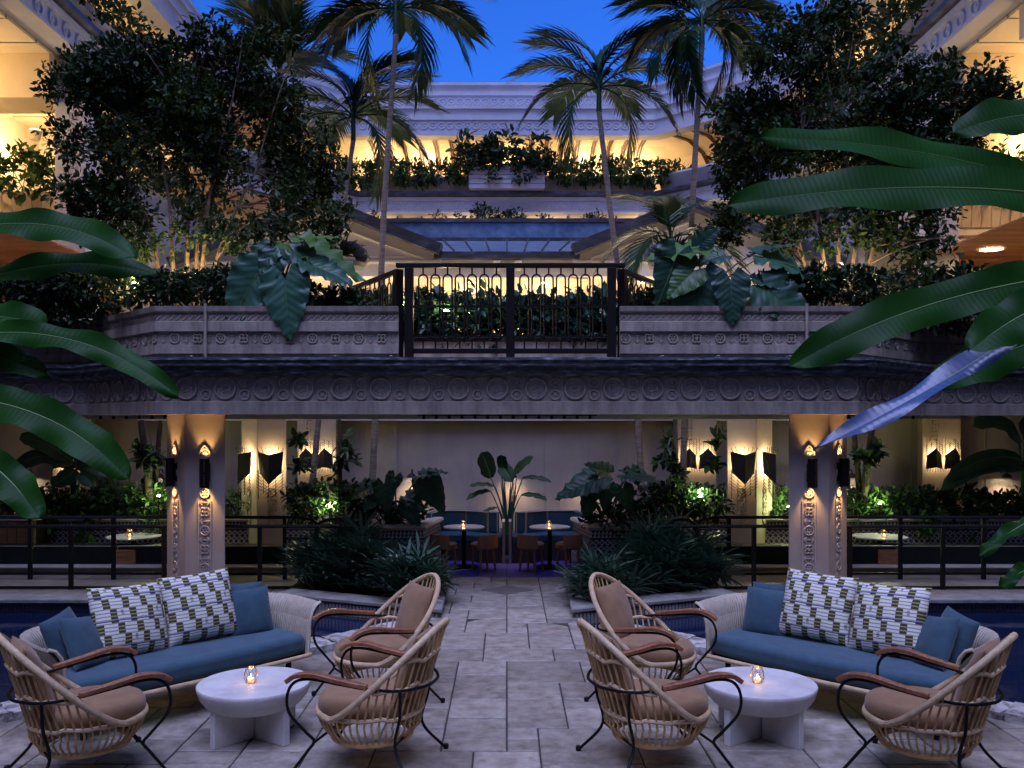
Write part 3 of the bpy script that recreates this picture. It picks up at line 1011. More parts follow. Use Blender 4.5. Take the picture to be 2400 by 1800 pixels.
for s, side in ((-1, 'left'), (1, 'right')):
    zs = [1.16 - 0.12 * k for k in range(5)]
    t, mids = column(f'rear beige column with black mat lanterns on the {side} of the walkway', s, 4.12, 14.5, 0.49, 0.525, 0.1, 2.43, zs, 'rear columns', osc=0.16, name='rear_column', plinth=True)
    for (mx, my, rz), wh in zip(mids, ('front face', 'angled outer face')):
        shield_lantern(f'pointed black mat lantern on the {wh} of the {side} rear column', (mx, my - 0.01, 1.57), rz, k=0.84, group='lanterns on the rear columns')
    # flat pilasters on the back wall
    for px, wh in ((745, 'between trunks near the centre wall'), (175, 'far out behind the tiled planter')):
        x = s * abs(WX(px, 16.4))
        pt = thing('wall_pilaster', f'lit wall pilaster {wh}, {side} side', 'pilaster', group='wall pilasters')
        MB().box(x - 0.36, x + 0.36, 16.3, 16.499, 0.1, 2.449).build('shaft', plaster_col, pt, bevel=0.01)
        for z in (2.3, 2.16, 2.02):
            ornament('knot', pt, (x - 0.14, 16.3, z), 0, 0.16, relief_light, ORN2)
            ornament('bracket', pt, (x - 0.14, 16.3, z - 0.07), 0, 0.16, relief_light, ORN2)
        for dx, w2 in ((-0.17, 'outer'), (0.17, 'inner')):
            shield_lantern(f'upturned black mat lantern, {w2 if s < 0 else ("inner" if w2 == "outer" else "outer")} of the pair on the {side} {"inner" if px > 700 else "far"} pilaster', (x + dx, 16.29, 1.62), 0, True, 0.62, 1.8, 'lanterns on the wall pilasters')

# ================================================================ bridge front: fascia, gutter, planters
br = thing('garden_bridge', 'beige bridge front with round medallions and a weathered copper gutter', 'bridge')
MB().sweep(BR, [(-0.5, 2.405), (0.03, 2.405), (0.03, 2.56), (0.0, 2.575), (0.0, 2.90)]).build('fascia', plaster_dirty, br)
MB().sweep(BR, [(-0.02, 2.895), (0.05, 2.895), (0.08, 2.93), (0.16, 2.945), (0.16, 3.0), (0.24, 3.015), (0.24, 3.075), (0.27, 3.08), (0.27, 3.115), (0.2, 3.118), (-0.3, 3.125)]).build('gutter', gutter_m, br)
def along(path, inset, step, start=0.3, skip=None):
    """points every step along a plan path, with the facing angle"""
    out = []
    for a, b in zip(path[:-1], path[1:]):
        a, b = Vector(a), Vector(b)
        d = (b - a).normalized()
        L = (b - a).length
        n = max(1, int(round(L / step)))
        nn = Vector((d.y, -d.x))
        rz = math.atan2(d.y, d.x)
        for k in range(n):
            q = a + d * (L * (k + 0.5) / n) + nn * inset
            out.append((q.x, q.y, rz))
    return out
for k, (x, y, rz) in enumerate(along(BR, 0.0, 0.245)):
    if abs(x) > 8.2: continue
    if k % 2 == 0:
        ornament('medallion', br, (x, y, 2.735), rz, 0.285, relief, ORN, 1.5)
    else:
        ornament('small_roundel', br, (x, y, 2.81), rz, 0.135, relief, ORN, 1.6)
        ornament('small_roundel', br, (x, y, 2.655), rz, 0.145, relief, ORN, 1.6)
PLPROF = [(-0.3, 3.4), (0.0, 3.13), (0.0, 3.185), (0.035, 3.19), (0.035, 3.30), (0.0, 3.305), (0.0, 3.47), (0.045, 3.478), (0.045, 3.60), (0.01, 3.61), (0.01, 3.715), (0.05, 3.735), (0.06, 3.80), (-0.22, 3.80), (-0.22, 3.5)]
for s, side in ((-1, 'left'), (1, 'right')):
    pw = thing('bridge_planter', f'carved plaster planter on the bridge {side} of the iron gate', 'planter', group='bridge planters')
    path = [(-14, 13.02), (-6.16, 13.02), (-4.52, 11.38), (-1.40, 11.38)] if s < 0 else [(1.46, 11.38), (4.52, 11.38), (6.16, 13.02), (14, 13.02)]
    MB().sweep(path, PLPROF, caps=True).build('wall', plaster_dirty, pw)
    sl = MB().prism([(-8, 13.4), (-8, 13.2), (-6.1, 13.2), (-4.4, 11.6), (-1.6, 11.6), (-1.6, 12.9), (-5, 13.4)], 3.12, 3.68) if s < 0 else MB().prism([(8, 13.4), (5, 13.4), (1.66, 12.9), (1.66, 11.6), (4.4, 11.6), (6.1, 13.2), (8, 13.2)], 3.12, 3.68)
    sl.build('soil', soil, pw)
    kk = 0
    for k, (x, y, rz) in enumerate(along(path, 0.0, 0.15)):
        if abs(x) > 8: continue
        kind = ('rosette', 'bracket', 'knot', 'bracket')[k % 4]
        if kind == 'bracket':
            o = ornament(kind, pw, (x, y, 3.388), rz, 0.12, relief)
            o.rotation_euler = (0, R(90), rz)
        else: ornament(kind, pw, (x, y, 3.388), rz, 0.135, relief, ORN, 1.8)
    for k, (x, y, rz) in enumerate(along(path, 0.01, 0.085)):
        if abs(x) > 6: continue
        ornament('leaf_stroke', pw, (x, y, 3.662), rz, 0.095, relief, ORN, 1.8)
    # small strap clips on the gutter, a pipe down the planter
    xs = (-4.0, -2.2, -1.5) if s < 0 else (1.9, 3.5, 2.6)
    for x in xs[:3]:
        MB().bar((x, 11.2, 3.10), (x + 0.05, 11.0, 3.135), 0.03, 0.01).build('strap', lilac, pw)
    px_ = -3.88 if s < 0 else 3.86
    MB().tube([(px_, 11.31, 3.12), (px_, 11.31, 3.83)], 0.02, 8).build('drain_pipe', plaster_dirty, pw)
# tracks of small spotlights under the bridge
for (x0, x1, n, y, nm) in ((-1.25, 1.25, 14, 13.2, 'centre'), (-6.1, -4.75, 8, 13.2, 'left'), (4.75, 6.1, 8, 13.2, 'right')):
    tr = thing('spotlight_track', f'row of small black spotlights under the bridge, {nm} run', 'track lights', group='spotlight tracks')
    MB().box(x0 - 0.1, x1 + 0.1, y - 0.015, y + 0.015, 2.40, 2.419).build('rail', iron, tr)
    hm = MB().lathe([(0.02, 0.07), (0.035, 0.03), (0.045, -0.02), (0.04, -0.02)], 10).mesh('spot_head')
    for k in range(n):
        link('spot_head', hm, iron, tr, loc=(x0 + (x1 - x0) * k / (n - 1), y, 2.362), scale=0.62)

# ================================================================ iron gate and railings on the bridge
def arch_mesh(wd, h, r=0.011, stem_=0.09):
    """one bar pair joined by a round arch, with the stem above it"""
    mb = MB()
    hw = wd / 2
    pts = [(-hw, 0, 0), (-hw, 0, h - hw)] + [(-hw * math.cos(a), 0, h - hw + hw * math.sin(a)) for a in [PI * k / 8 for k in range(1, 8)]] + [(hw, 0, h - hw), (hw, 0, 0)]
    mb.tube(pts, r, 6)
    mb.tube([(0, 0, h), (0, 0, h + stem_)], r, 6)
    return mb.mesh('arched_bar')
gate = thing('iron_gate', 'black iron double gate with arched bars between the planters', 'gate', (0.045, 11.3, 0))
gw = 1.30
for x in (-gw, 0.0, gw):
    MB().box(x - 0.055, x + 0.055, -0.055, 0.055, 3.11, 4.29).build('post', bronze, gate, bevel=0.006)
MB().box(-gw - 0.17, gw + 0.17, -0.05, 0.05, 4.29, 4.345).build('top_rail', bronze, gate, bevel=0.01)
MB().box(-gw + 0.05, gw - 0.05, -0.03, 0.03, 3.185, 3.25).build('bottom_rail', bronze, gate, bevel=0.006)
MB().box(-gw + 0.05, gw - 0.05, -0.02, 0.02, 3.39, 3.415).build('lower_rail', bronze, gate)
MB().box(-gw + 0.05, gw - 0.05, -0.02, 0.02, 3.775, 3.805).build('middle_rail', bronze, gate)
am = arch_mesh(0.115, 0.83)
for h in (-1, 1):
    for k in range(7):
        x = h * (0.10 + (gw - 0.2) * (k + 0.5) / 7 + 0.0)
        link('arched_bar', am, bronze, gate, loc=(x, 0, 3.37))
        MB().tube([(x, 0, 3.25), (x, 0, 3.37)], 0.01, 6).build('stub_bar', bronze, gate)
for s, side in ((-1, 'left'), (1, 'right')):
    gx, gy, ex, ey = s * 1.46, 11.45, s * 2.35, 13.0
    L = math.hypot(ex - gx, ey - gy)
    rl = thing('bridge_railing', f'black iron railing running back from the {side} end of the gate', 'railing', (gx + 0.045, gy, 0), math.atan2(ey - gy, ex - gx), 'bridge railings')
    MB().box(0.0, L, -0.04, 0.04, 4.24, 4.30).build('top_rail', bronze, rl, bevel=0.008)
    MB().box(0.0, L, -0.02, 0.02, 3.84, 3.87).build('bottom_rail', bronze, rl)
    MB().box(-0.05, 0.06, -0.05, 0.05, 3.1, 4.29).build('post', bronze, rl)
    MB().box(L - 0.05, L + 0.05, -0.05, 0.05, 3.1, 4.29).build('post', bronze, rl)
    am2 = arch_mesh(0.115, 0.30, stem_=0.075)
    for k in range(9):
        link('arched_bar', am2, bronze, rl, loc=(0.13 + k * (L - 0.2) / 9, 0, 3.86))

# ================================================================ canal railings (ground floor)
def tube_rail(label, pts_top, posts, zb, r=0.024):
    t = thing('canal_railing', label, 'railing', group='canal railings')
    MB().tube(pts_top, r, 8).build('top_rail', iron, t, smooth=True)
    y = posts[0][1]
    xs = [p[0] for p in posts]
    MB().box(min(xs) - 0.02, max(xs) + 0.02, y - 0.018, y + 0.018, zb, zb + 0.035).build('bottom_rail', iron, t)
    for x, y in posts:
        MB().box(x - 0.028, x + 0.028, y - 0.02, y + 0.02, 0.0, pts_top[0][2]).build('post', iron, t)
    return t
for s, side in ((-1, 'left'), (1, 'right')):
    zt = 0.87
    top = [(s * 9.5, 12.1, zt), (s * 2.2, 12.1, zt), (s * 1.98, 12.1, zt - 0.02), (s * 1.85, 12.1, zt - 0.1), (s * 1.8, 12.12, zt - 0.22), (s * 1.92, 12.14, zt - 0.27), (s * 2.1, 12.14, zt - 0.22)]
    tube_rail(f'nearer black tube railing of the {side} canal walkway', top, [(s * x, 12.1) for x in (8.5, 7.25, 6.0, 4.72, 3.4, 2.62)], 0.01)
    zt = 0.91
    top = [(s * 10, 12.87, zt), (s * 3.05, 12.87, zt), (s * 2.86, 12.87, zt - 0.03), (s * 2.74, 12.87, zt - 0.13), (s * 2.78, 12.88, zt - 0.25), (s * 2.95, 12.88, zt - 0.31), (s * 3.24, 12.88, zt - 0.31)]
    tube_rail(f'farther black tube railing of the {side} canal walkway', top, [(s * x, 12.87) for x in (8.2, 6.98, 5.76, 4.5, 3.25)], 0.07)
    hd = thing('loop_handrail', f'black looped handrail beside the spiky bushes, {side}', 'handrail', group='looped handrails')
    MB().tube(spline([(s * 2.75, 12.6, 0.05), (s * 2.75, 12.6, 0.72), (s * 2.6, 12.5, 0.9), (s * 2.35, 12.4, 0.92), (s * 2.2, 12.3, 0.75), (s * 2.15, 12.3, 0.1)], 22), 0.022, 8).build('tube', iron, hd, smooth=True)

# ================================================================ tiled planters
TPTOP = 0.72
for s, side in ((-1, 'left'), (1, 'right')):
    tp = thing('tiled_planter', f'planter faced with patterned white tiles, {side} of the centre booth', 'planter', group='tiled planters')
    path = [(s * 14, 14.75), (s * 3.1, 14.75), (s * 2.5, 13.55), (s * 1.30, 13.55), (s * 1.12, 14.7)]
    if s > 0: path = path[::-1]
    bs_ = 0.1
    MB().sweep(path, [(0.10, -0.02), (0.0, 0.63)]).build('tile_face', tilemat, tp)
    MB().sweep(path, [(-0.02, 0.63), (0.05, 0.64), (0.07, 0.68), (0.05, TPTOP), (-0.16, TPTOP), (-0.16, 0.5)]).build('rim', plaster, tp)
    poly = [(s * 14, 14.8), (s * 3.1, 14.8), (s * 2.5, 13.6), (s * 1.33, 13.6), (s * 1.2, 15.6), (s * 2.0, 16.2), (s * 14, 16.2)]
    MB().prism(poly if s < 0 else poly[::-1], 0.3, 0.62).build('soil', soil, tp)
# ================================================================ upper building round the atrium
ORD = ('first', 'second', 'third', 'fourth', 'fifth', 'sixth', 'seventh', 'eighth', 'ninth')
U = [(-8.3, 11), (-8.3, 26.8), (-5.07, 30), (5.07, 30), (8.3, 26.8), (8.3, 11)]
UF = [(0, -9), (-8.3, -9)] + U[1:5] + [(8.3, -9), (0, -9)]      # the galleries run right round the courtyard
bd = thing('atrium_building', 'pale boarded hotel building with lit galleries round the upper courtyard', 'building')
MB().sweep(UF, [(-0.5, 9.475), (0.0, 9.475), (0.0, 9.54), (-0.03, 9.545), (-0.03, 9.85), (0.03, 9.865), (0.03, 9.985), (-0.1, 9.985)]).build('gallery_fascia', lilac, bd)
MB().sweep(UF, [(-0.02, 9.99), (0.1, 10.0), (0.16, 10.05), (0.16, 10.15), (-0.3, 10.17)]).build('gutter', copper, bd)
for a in range(len(UF) - 1):
    m_ = lilac_boardh if a in (0, 1, 5, 6) else lilac_board
    MB().sweep([UF[a], UF[a + 1]], [(-0.42, 10.17), (-0.10, 10.68), (-0.12, 10.74), (-0.5, 10.74), (-0.5, 10.2)]).build('parapet', m_, bd)
MB().sweep(UF, [(-0.5, 9.50), (-3.2, 9.52)]).build('gallery_ceiling', cream_ceiling, bd)
MB().sweep(UF, [(-3.2, 9.52), (-3.2, 6.0)]).build('gallery_wall', cream, bd)
MB().sweep(UF, [(0.0, 10.14), (-3.2, 10.16)]).build('upper_gallery_floor', cream, bd)
MB().sweep(UF, [(-0.4, 12.15), (-1.5, 12.2), (-2.4, 11.95), (-2.9, 11.5), (-3.1, 10.9), (-3.1, 10.17)]).build('upper_gallery_ceiling', cream_ceiling, bd)
MB().sweep(UF, [(-0.5, 12.095), (0.0, 12.095), (0.0, 12.25), (-0.03, 12.26), (-0.03, 12.6), (0.03, 12.62), (0.03, 12.7), (-0.04, 12.72), (-0.04, 12.98), (0.04, 13.0), (0.04, 13.1), (-0.6, 13.11)]).build('upper_fascia', lilac, bd)
MB().sweep(UF, [(-0.6, 13.105), (-0.6, 13.28), (-0.63, 13.3), (-0.63, 13.66), (-0.57, 13.68), (-0.57, 13.78), (-0.64, 13.8), (-0.64, 14.0), (-0.55, 14.03), (-0.55, 14.12), (-0.7, 14.16), (-4, 14.17)]).build('roof_fascia', lilac, bd)
# wing parapets one floor below
for q, pth in (('a', [(-8.3, 18.2)] + U[1:3]), ('b', U[3:5] + [(8.3, 18.2)])):
    MB().sweep(pth, [(-0.5, 6.6), (0.0, 6.6), (0.0, 7.1), (0.12, 7.15), (0.12, 7.25), (-0.3, 7.27)]).build('lower_fascia', lilac, bd)
    MB().sweep(pth, [(-0.35, 7.27), (-0.1, 7.8), (-0.4, 7.85), (-0.4, 7.2)]).build('lower_parapet', lilac_board, bd)
    MB().sweep(pth, [(0.0, 7.0), (-3.2, 7.0)]).build('gallery_floor', cream, bd)
for z, k in ((9.70, 0.26), (12.43, 0.27), (13.48, 0.27)):
    inset = -0.03 if z < 13 else -0.63
    for (x, y, rz) in along(U[2:4], inset, 0.30):
        ornament('scroll', bd, (x, y, z), rz, k, lilac, ORN3)
for s in (-1, 1):
    for k in range(18):
        ornament('scroll', bd, (s * 8.33 + s * -0.0 - s * 0.03 * -1 * 0, 13.6 + k * 0.5, 9.68), -s * PI / 2 if s > 0 else PI / 2, 0.32, lilac, ORN3)
brown = mat('brown_rib', (0.12, 0.05, 0.025), 0.6)
ribm = MB()
for a, b in zip([(0.5, 12.13), (1.5, 12.17), (2.4, 11.92), (2.88, 11.47)], [(1.5, 12.17), (2.4, 11.92), (2.88, 11.47), (3.08, 10.9)]):
    ribm.bar((0, a[0], a[1]), (0, b[0], b[1]), 0.05, 0.06)
ribm = ribm.mesh('rib')
for (x, y, rz) in along(U[2:4], 0.0, 0.56) + along(U[1:3], 0, 0.8) + along(U[3:5], 0, 0.8):
    for dx in (-0.045, 0.045):
        link('rib', ribm, brown, bd, loc=(x + dx, y, 0), rot=(0, 0, rz))
ribl = MB().box(-0.025, 0.025, 0.5, 3.15, 9.40, 9.462).mesh('ceiling_rib')
for (x, y, rz) in along(U[2:4], 0.0, 0.85) + along(U[0:3], 0, 1.0) + along(U[3:6], 0, 1.0):
    if y < 14: continue
    link('ceiling_rib', ribl, brown, bd, loc=(x, y, 0), rot=(0, 0, rz))
door_m = mat('red_brown_door', (0.13, 0.04, 0.025), 0.5, (0.18, 0.06, 0.035), 4)
for x in (-4.0, -2.6, 2.9, 4.2):
    MB().box(x - 0.45, x + 0.45, 33.0, 33.09, 10.17, 11.3).build('door', door_m, bd)
for x in (-4.1, -2.9, 1.7, 3.6):
    MB().box(x - 0.55, x + 0.55, 33.1, 33.19, 7.2, 9.2).build('door', door_m, bd)
for x in (-3.3, 3.2):
    MB().box(x - 0.18, x + 0.18, 31.0, 31.3, 7.0, 9.46).build('gallery_post', cream, bd)
# gallery lamps: they light the ceilings
def gallery_lamp(label, p, e, vis=True):
    t = thing('gallery_lamp', label, 'lamp', p, 0, 'gallery lamps')
    MB().lathe([(0.10, -0.1), (0.14, 0.1), (0.11, 0.12)], 12).build('shade', cream, t, smooth=True)
    MB().lathe([(0.08, 0.1), (0.09, 0.125)], 12).build('bulb', glow_hot, t)
    lamp('gallery_light', 'POINT', (0, 0, 0.3), e, WARM, 0.12, parent=t)
    return t
for k, x in enumerate((-4.6, -2.9, 0.0, 2.75, 4.6)):
    gallery_lamp(f'glowing lamp on the far top gallery, {ORD[k]} from the left', (x, 32.2, 11.0), 65)
for k, x in enumerate((-4.8, -1.6, 1.6, 4.8)):
    gallery_lamp(f'lamp on the far lower gallery above the copper roof, {ORD[k]} from the left', (x, 32.2, 8.5), 75)
for s, side in ((-1, 'left'), (1, 'right')):
    for k, (y, z) in enumerate(((14.5, 8.5), (19, 8.5), (23.5, 8.5), (15, 11.0), (19.5, 11.0), (24, 11.0))):
        gallery_lamp(f'gallery lamp in the {side} wing, {"lower" if z < 10 else "upper"} gallery, {ORD[k % 3]} from the front', (s * 10.2, y, z), 55)
# boarded box planter in the middle of the top parapet
bp = thing('box_planter', 'boarded box planter in the middle of the far top parapet', 'planter')
for k in range(5):
    MB().box(-1.28, 1.28, 29.55, 29.58, 10.18 + k * 0.158, 10.18 + k * 0.158 + 0.128).build('board', lilac, bp)
MB().box(-1.26, 1.26, 29.59, 30.1, 10.18, 10.93).build('box', lilac, bp)

# ---------------------------------------------------------------- lobby with copper roof
lb = thing('lobby_building', 'cream lobby building with hipped copper roof and lit windows', 'building')
lbm = cream
# gables left and right, with a porch ceiling behind
for s in (-1, 1):
    ap, e0, e1 = (s * 4.15, 7.2), (s * 1.5, 6.16), (s * 7.6, 5.85)
    f = [(e0[0], 20.0, 5.62), (e0[0], 20.0, e0[1]), (ap[0], 20.0, ap[1]), (e1[0], 20.0, e1[1]), (e1[0], 20.0, 5.62)]
    bk_ = [(x, 20.3, z) for x, y, z in f]
    MB().add(f + bk_, [(0, 1, 2, 3, 4), (9, 8, 7, 6, 5)] + [(i, (i + 1) % 5, 5 + (i + 1) % 5, 5 + i) for i in range(5)]).build('gable_wall', lbm, lb)
    MB().bar((e0[0] - s * 0.0, 19.9, e0[1] + 0.04), (ap[0], 19.9, ap[1] + 0.06), 0.42, 0.24, up=(0, 0, 1)).bar((ap[0], 19.9, ap[1] + 0.06), (e1[0], 19.9, e1[1] + 0.04), 0.42, 0.24).build('rake_fascia', copper, lb)
    MB().bar((s * 1.9, 19.98, 6.02), (s * 4.15, 19.98, 6.86), 0.04, 0.035).bar((s * 1.55, 19.98, 5.95), (s * 7.5, 19.98, 5.95), 0.05, 0.05).bar((s * 2.3, 19.98, 6.06), (s * 4.4, 19.98, 6.06), 0.03, 0.03).build('wall_moulding', lbm, lb)
    # roof slopes behind the gable
    MB().add([(e0[0], 20, 6.2), (ap[0], 20, 7.32), (ap[0], 24.6, 7.32), (s * 2.4, 24.0, 7.25)], [(0, 1, 2, 3)]).build('roof_slope', copper, lb)
MB().box(-1.66, 1.66, 19.95, 20.12, 6.02, 6.19).build('eave_fascia', copper, lb, bevel=0.01)
MB().box(-1.9, 1.9, 20.13, 20.4, 5.62, 6.1).build('eave_wall', lbm, lb)
MB().add([(-1.66, 20.0, 6.195), (1.66, 20.0, 6.195), (2.5, 24.0, 7.26), (-2.5, 24.0, 7.26)], [(0, 1, 2, 3)]).build('copper_roof', copper_roof, lb)
for k in range(-4, 5):
    x0, x1 = k * 0.40, k * 0.58
    MB().bar((x0, 20.02, 6.215), (x1, 23.98, 7.28), 0.03, 0.04).build('roof_seam', copper, lb)
MB().box(-3.45, 3.45, 24.0, 24.5, 7.28, 7.75).build('roof_upstand', copper_roof, lb)
MB().box(-3.5, 3.5, 23.93, 24.6, 7.752, 7.86).build('upstand_cap', copper, lb)
MB().box(-3.47, 3.47, 23.95, 24.0, 7.26, 7.34).build('upstand_base', copper, lb)
for x in (-0.22, 0.26):
    MB().lathe([(0.05, -0.22), (0.07, -0.05), (0.08, 0.0)], 10, (x, 20.05, 5.98)).build('downpipe', lbm, lb)
MB().box(-8, 8, 20.31, 23.0, 5.70, 5.78).build('porch_ceiling', cream_ceiling, lb)
MB().box(-8, 8, 22.6, 22.9, 2.95, 5.70).build('lobby_wall', cream, lb)
fr = MB().box(-8, 8, 22.5, 22.59, 5.28, 5.42)
fr.build('window_header', bronze, lb)
edges = [WX(px, 22.5) for px in (700, 790, 870, 985, 1125, 1255, 1385, 1500, 1610, 1700)]
for a, b in zip(edges[:-1], edges[1:]):
    wn = MB().box(a + 0.12, b - 0.12, 22.55, 22.59, 3.9, 5.279).build('window', lit_pane, lb)
    MB().box(a - 0.10, a + 0.12, 22.5, 22.58, 2.96, 5.279).build('frame', bronze, wn)
def downlight(label, p, e, r=0.11, group='round ceiling downlights', spot=120, name='ceiling_downlight'):
    t = thing(name, label, 'ceiling lamp', p, 0, group)
    MB().lathe([(r * 1.25, 0), (r * 1.25, -0.012), (r, -0.012), (r, 0)], 20, close=False).build('rim', cream, t)
    MB().lathe([(r, -0.004), (r, -0.008)], 20).build('lens', glow, t)
    lamp('downlight_beam', 'SPOT', (0, 0, -0.03), e, WARM, r * 0.6, (0, 0, 0), spot, 0.7, t)
    return t
for k, (x, y) in enumerate(((-3.3, 21.3), (-0.85, 21.3), (0.95, 21.3), (3.3, 21.3))):
    downlight(f'round downlight in the lobby porch ceiling, {ORD[k]} from the left', (x, y, 5.695), 120)
for k, (x, y) in enumerate(((-0.9, 22.2), (0.98, 22.2))):
    t = thing('globe_lamp', f'glowing globe lamp by the lobby windows, {"left" if k == 0 else "right"} one', 'lamp', (x, y, 5.02), 0, 'lobby globe lamps')
    MB().lathe([(0.02, -0.1), (0.08, -0.06), (0.1, 0), (0.08, 0.06), (0.02, 0.1)], 14).build('globe', glow_hot, t, smooth=True)
    MB().tube([(0, 0, 0.1), (0, 0, 0.68)], 0.01, 6).build('rod', bronze, t)

# ---------------------------------------------------------------- side porches and alcoves under the wings
for s, side in ((-1, 'left'), (1, 'right')):
    al = thing('wing_alcove', f'lit alcove with boarded parapet and pale column under the {side} wing', 'building part', group='wing alcoves')
    lo, hi = (lambda a, b: (min(s * a, s * b), max(s * a, s * b)))(8.8, 14.5)
    MB().box(lo, hi, 12.0, 22.0, 9.40, 9.46).build('ceiling', cream_ceiling, al)
    MB().box(lo, hi, 14.1, 15.1, 8.86, 9.399).build('ceiling_beam', cream_ceiling, al)
    MB().box(lo, hi, 16.9, 17.8, 8.55, 9.399).build('ceiling_beam', cream_ceiling, al)
    MB().box(lo, hi, 21.6, 22.0, 2.95, 9.399).build('rear_wall', cream, al)
    path = [(s * 14.5, 18.0), (s * 8.9, 18.0)] if s < 0 else [(s * 8.9, 18.0), (s * 14.5, 18.0)]
    MB().sweep(path, [(-0.12, 6.25), (0.0, 6.3), (0.08, 6.95), (0.04, 7.02), (-0.3, 7.02)]).build('parapet', stripes(mat('cream_boards', (0.5, 0.42, 0.3), 0.7, (0.56, 0.48, 0.36), 2), 0, 1 / 0.2, 0.8, 0.03, uv=True, width=0.08) if s < 0 else bpy.data.materials['cream_boards'], al)
    MB().sweep(path, [(-0.2, 5.62), (0.02, 5.62), (0.02, 5.7), (0, 5.71), (0, 6.1), (0.06, 6.12), (0.06, 6.24), (-0.2, 6.25)]).build('floor_edge', cream, al)
    for (x, y, rz) in along(path, 0.0, 0.36):
        ornament('scroll', al, (x, y, 5.9), rz, 0.3, cream, ORN3) if False else None
    MB().box(min(s * 8.25, s * 8.85), max(s * 8.25, s * 8.85), 17.2, 17.8, 2.95, 9.398).build('column', lilac, al, bevel=0.015)
    for k in range(16):
        ornament(('rosette', 'bracket', 'knot', 'bracket')[k % 4], al, (s * 8.5, 17.2, 8.3 - k * 0.16), 0, 0.17, lilac, ORN3)
    lamp('alcove_light', 'POINT', (s * 11.0, 16.2, 8.2), 100, WARM, 0.15, parent=al)
    lamp('alcove_light', 'POINT', (s * 11.0, 20.0, 8.4), 50, WARM, 0.15, parent=al)
    pc = thing('cedar_porch', f'porch with a cedar plank ceiling under the {side} wing', 'porch', group='cedar porches')
    pm = MB().box(-2.9, 2.9, -0.095, 0.095, 0, 0.03).mesh('plank')
    for k in range(28):
        link('plank', pm, cedar, pc, loc=(s * 11.2, 13.2 + k * 0.2, 5.58))
    pv = MB().box(-2.9, 2.9, 0, 0.03, -0.12, 0.12).mesh('wall_plank')
    for k in range(10):
        link('wall_plank', pv, cedar, pc, loc=(s * 11.2, 18.6, 3.12 + k * 0.25))
    MB().box(min(s * 8.3, s * 14), max(s * 8.3, s * 14), 13.0, 13.1, 5.45, 5.8).build('front_beam', cedar, pc)
    if s > 0: downlight(f'round downlight in the {side} cedar porch ceiling', (s * 9.15, 16.6, 5.575), 90, 0.2)
    lamp('porch_light', 'POINT', (s * 10.8, 15.5, 5.0), 40, AMBER, 0.1, parent=pc)

cw = struct('light_block_wall', 'plain unseen walls added behind and beside the viewpoint to keep low sky light out')  # out of view, added to block sky light from near the horizon
MB().box(-12.3, -12, -12, 12.6, -0.7, 6.6).build('wall', plaster_dirty, cw)
MB().box(12, 12.3, -12, 12.6, -0.7, 6.6).build('wall', plaster_dirty, cw)
MB().box(-12, 12, -12.3, -12, -0.7, 6.6).build('wall', plaster_dirty, cw)
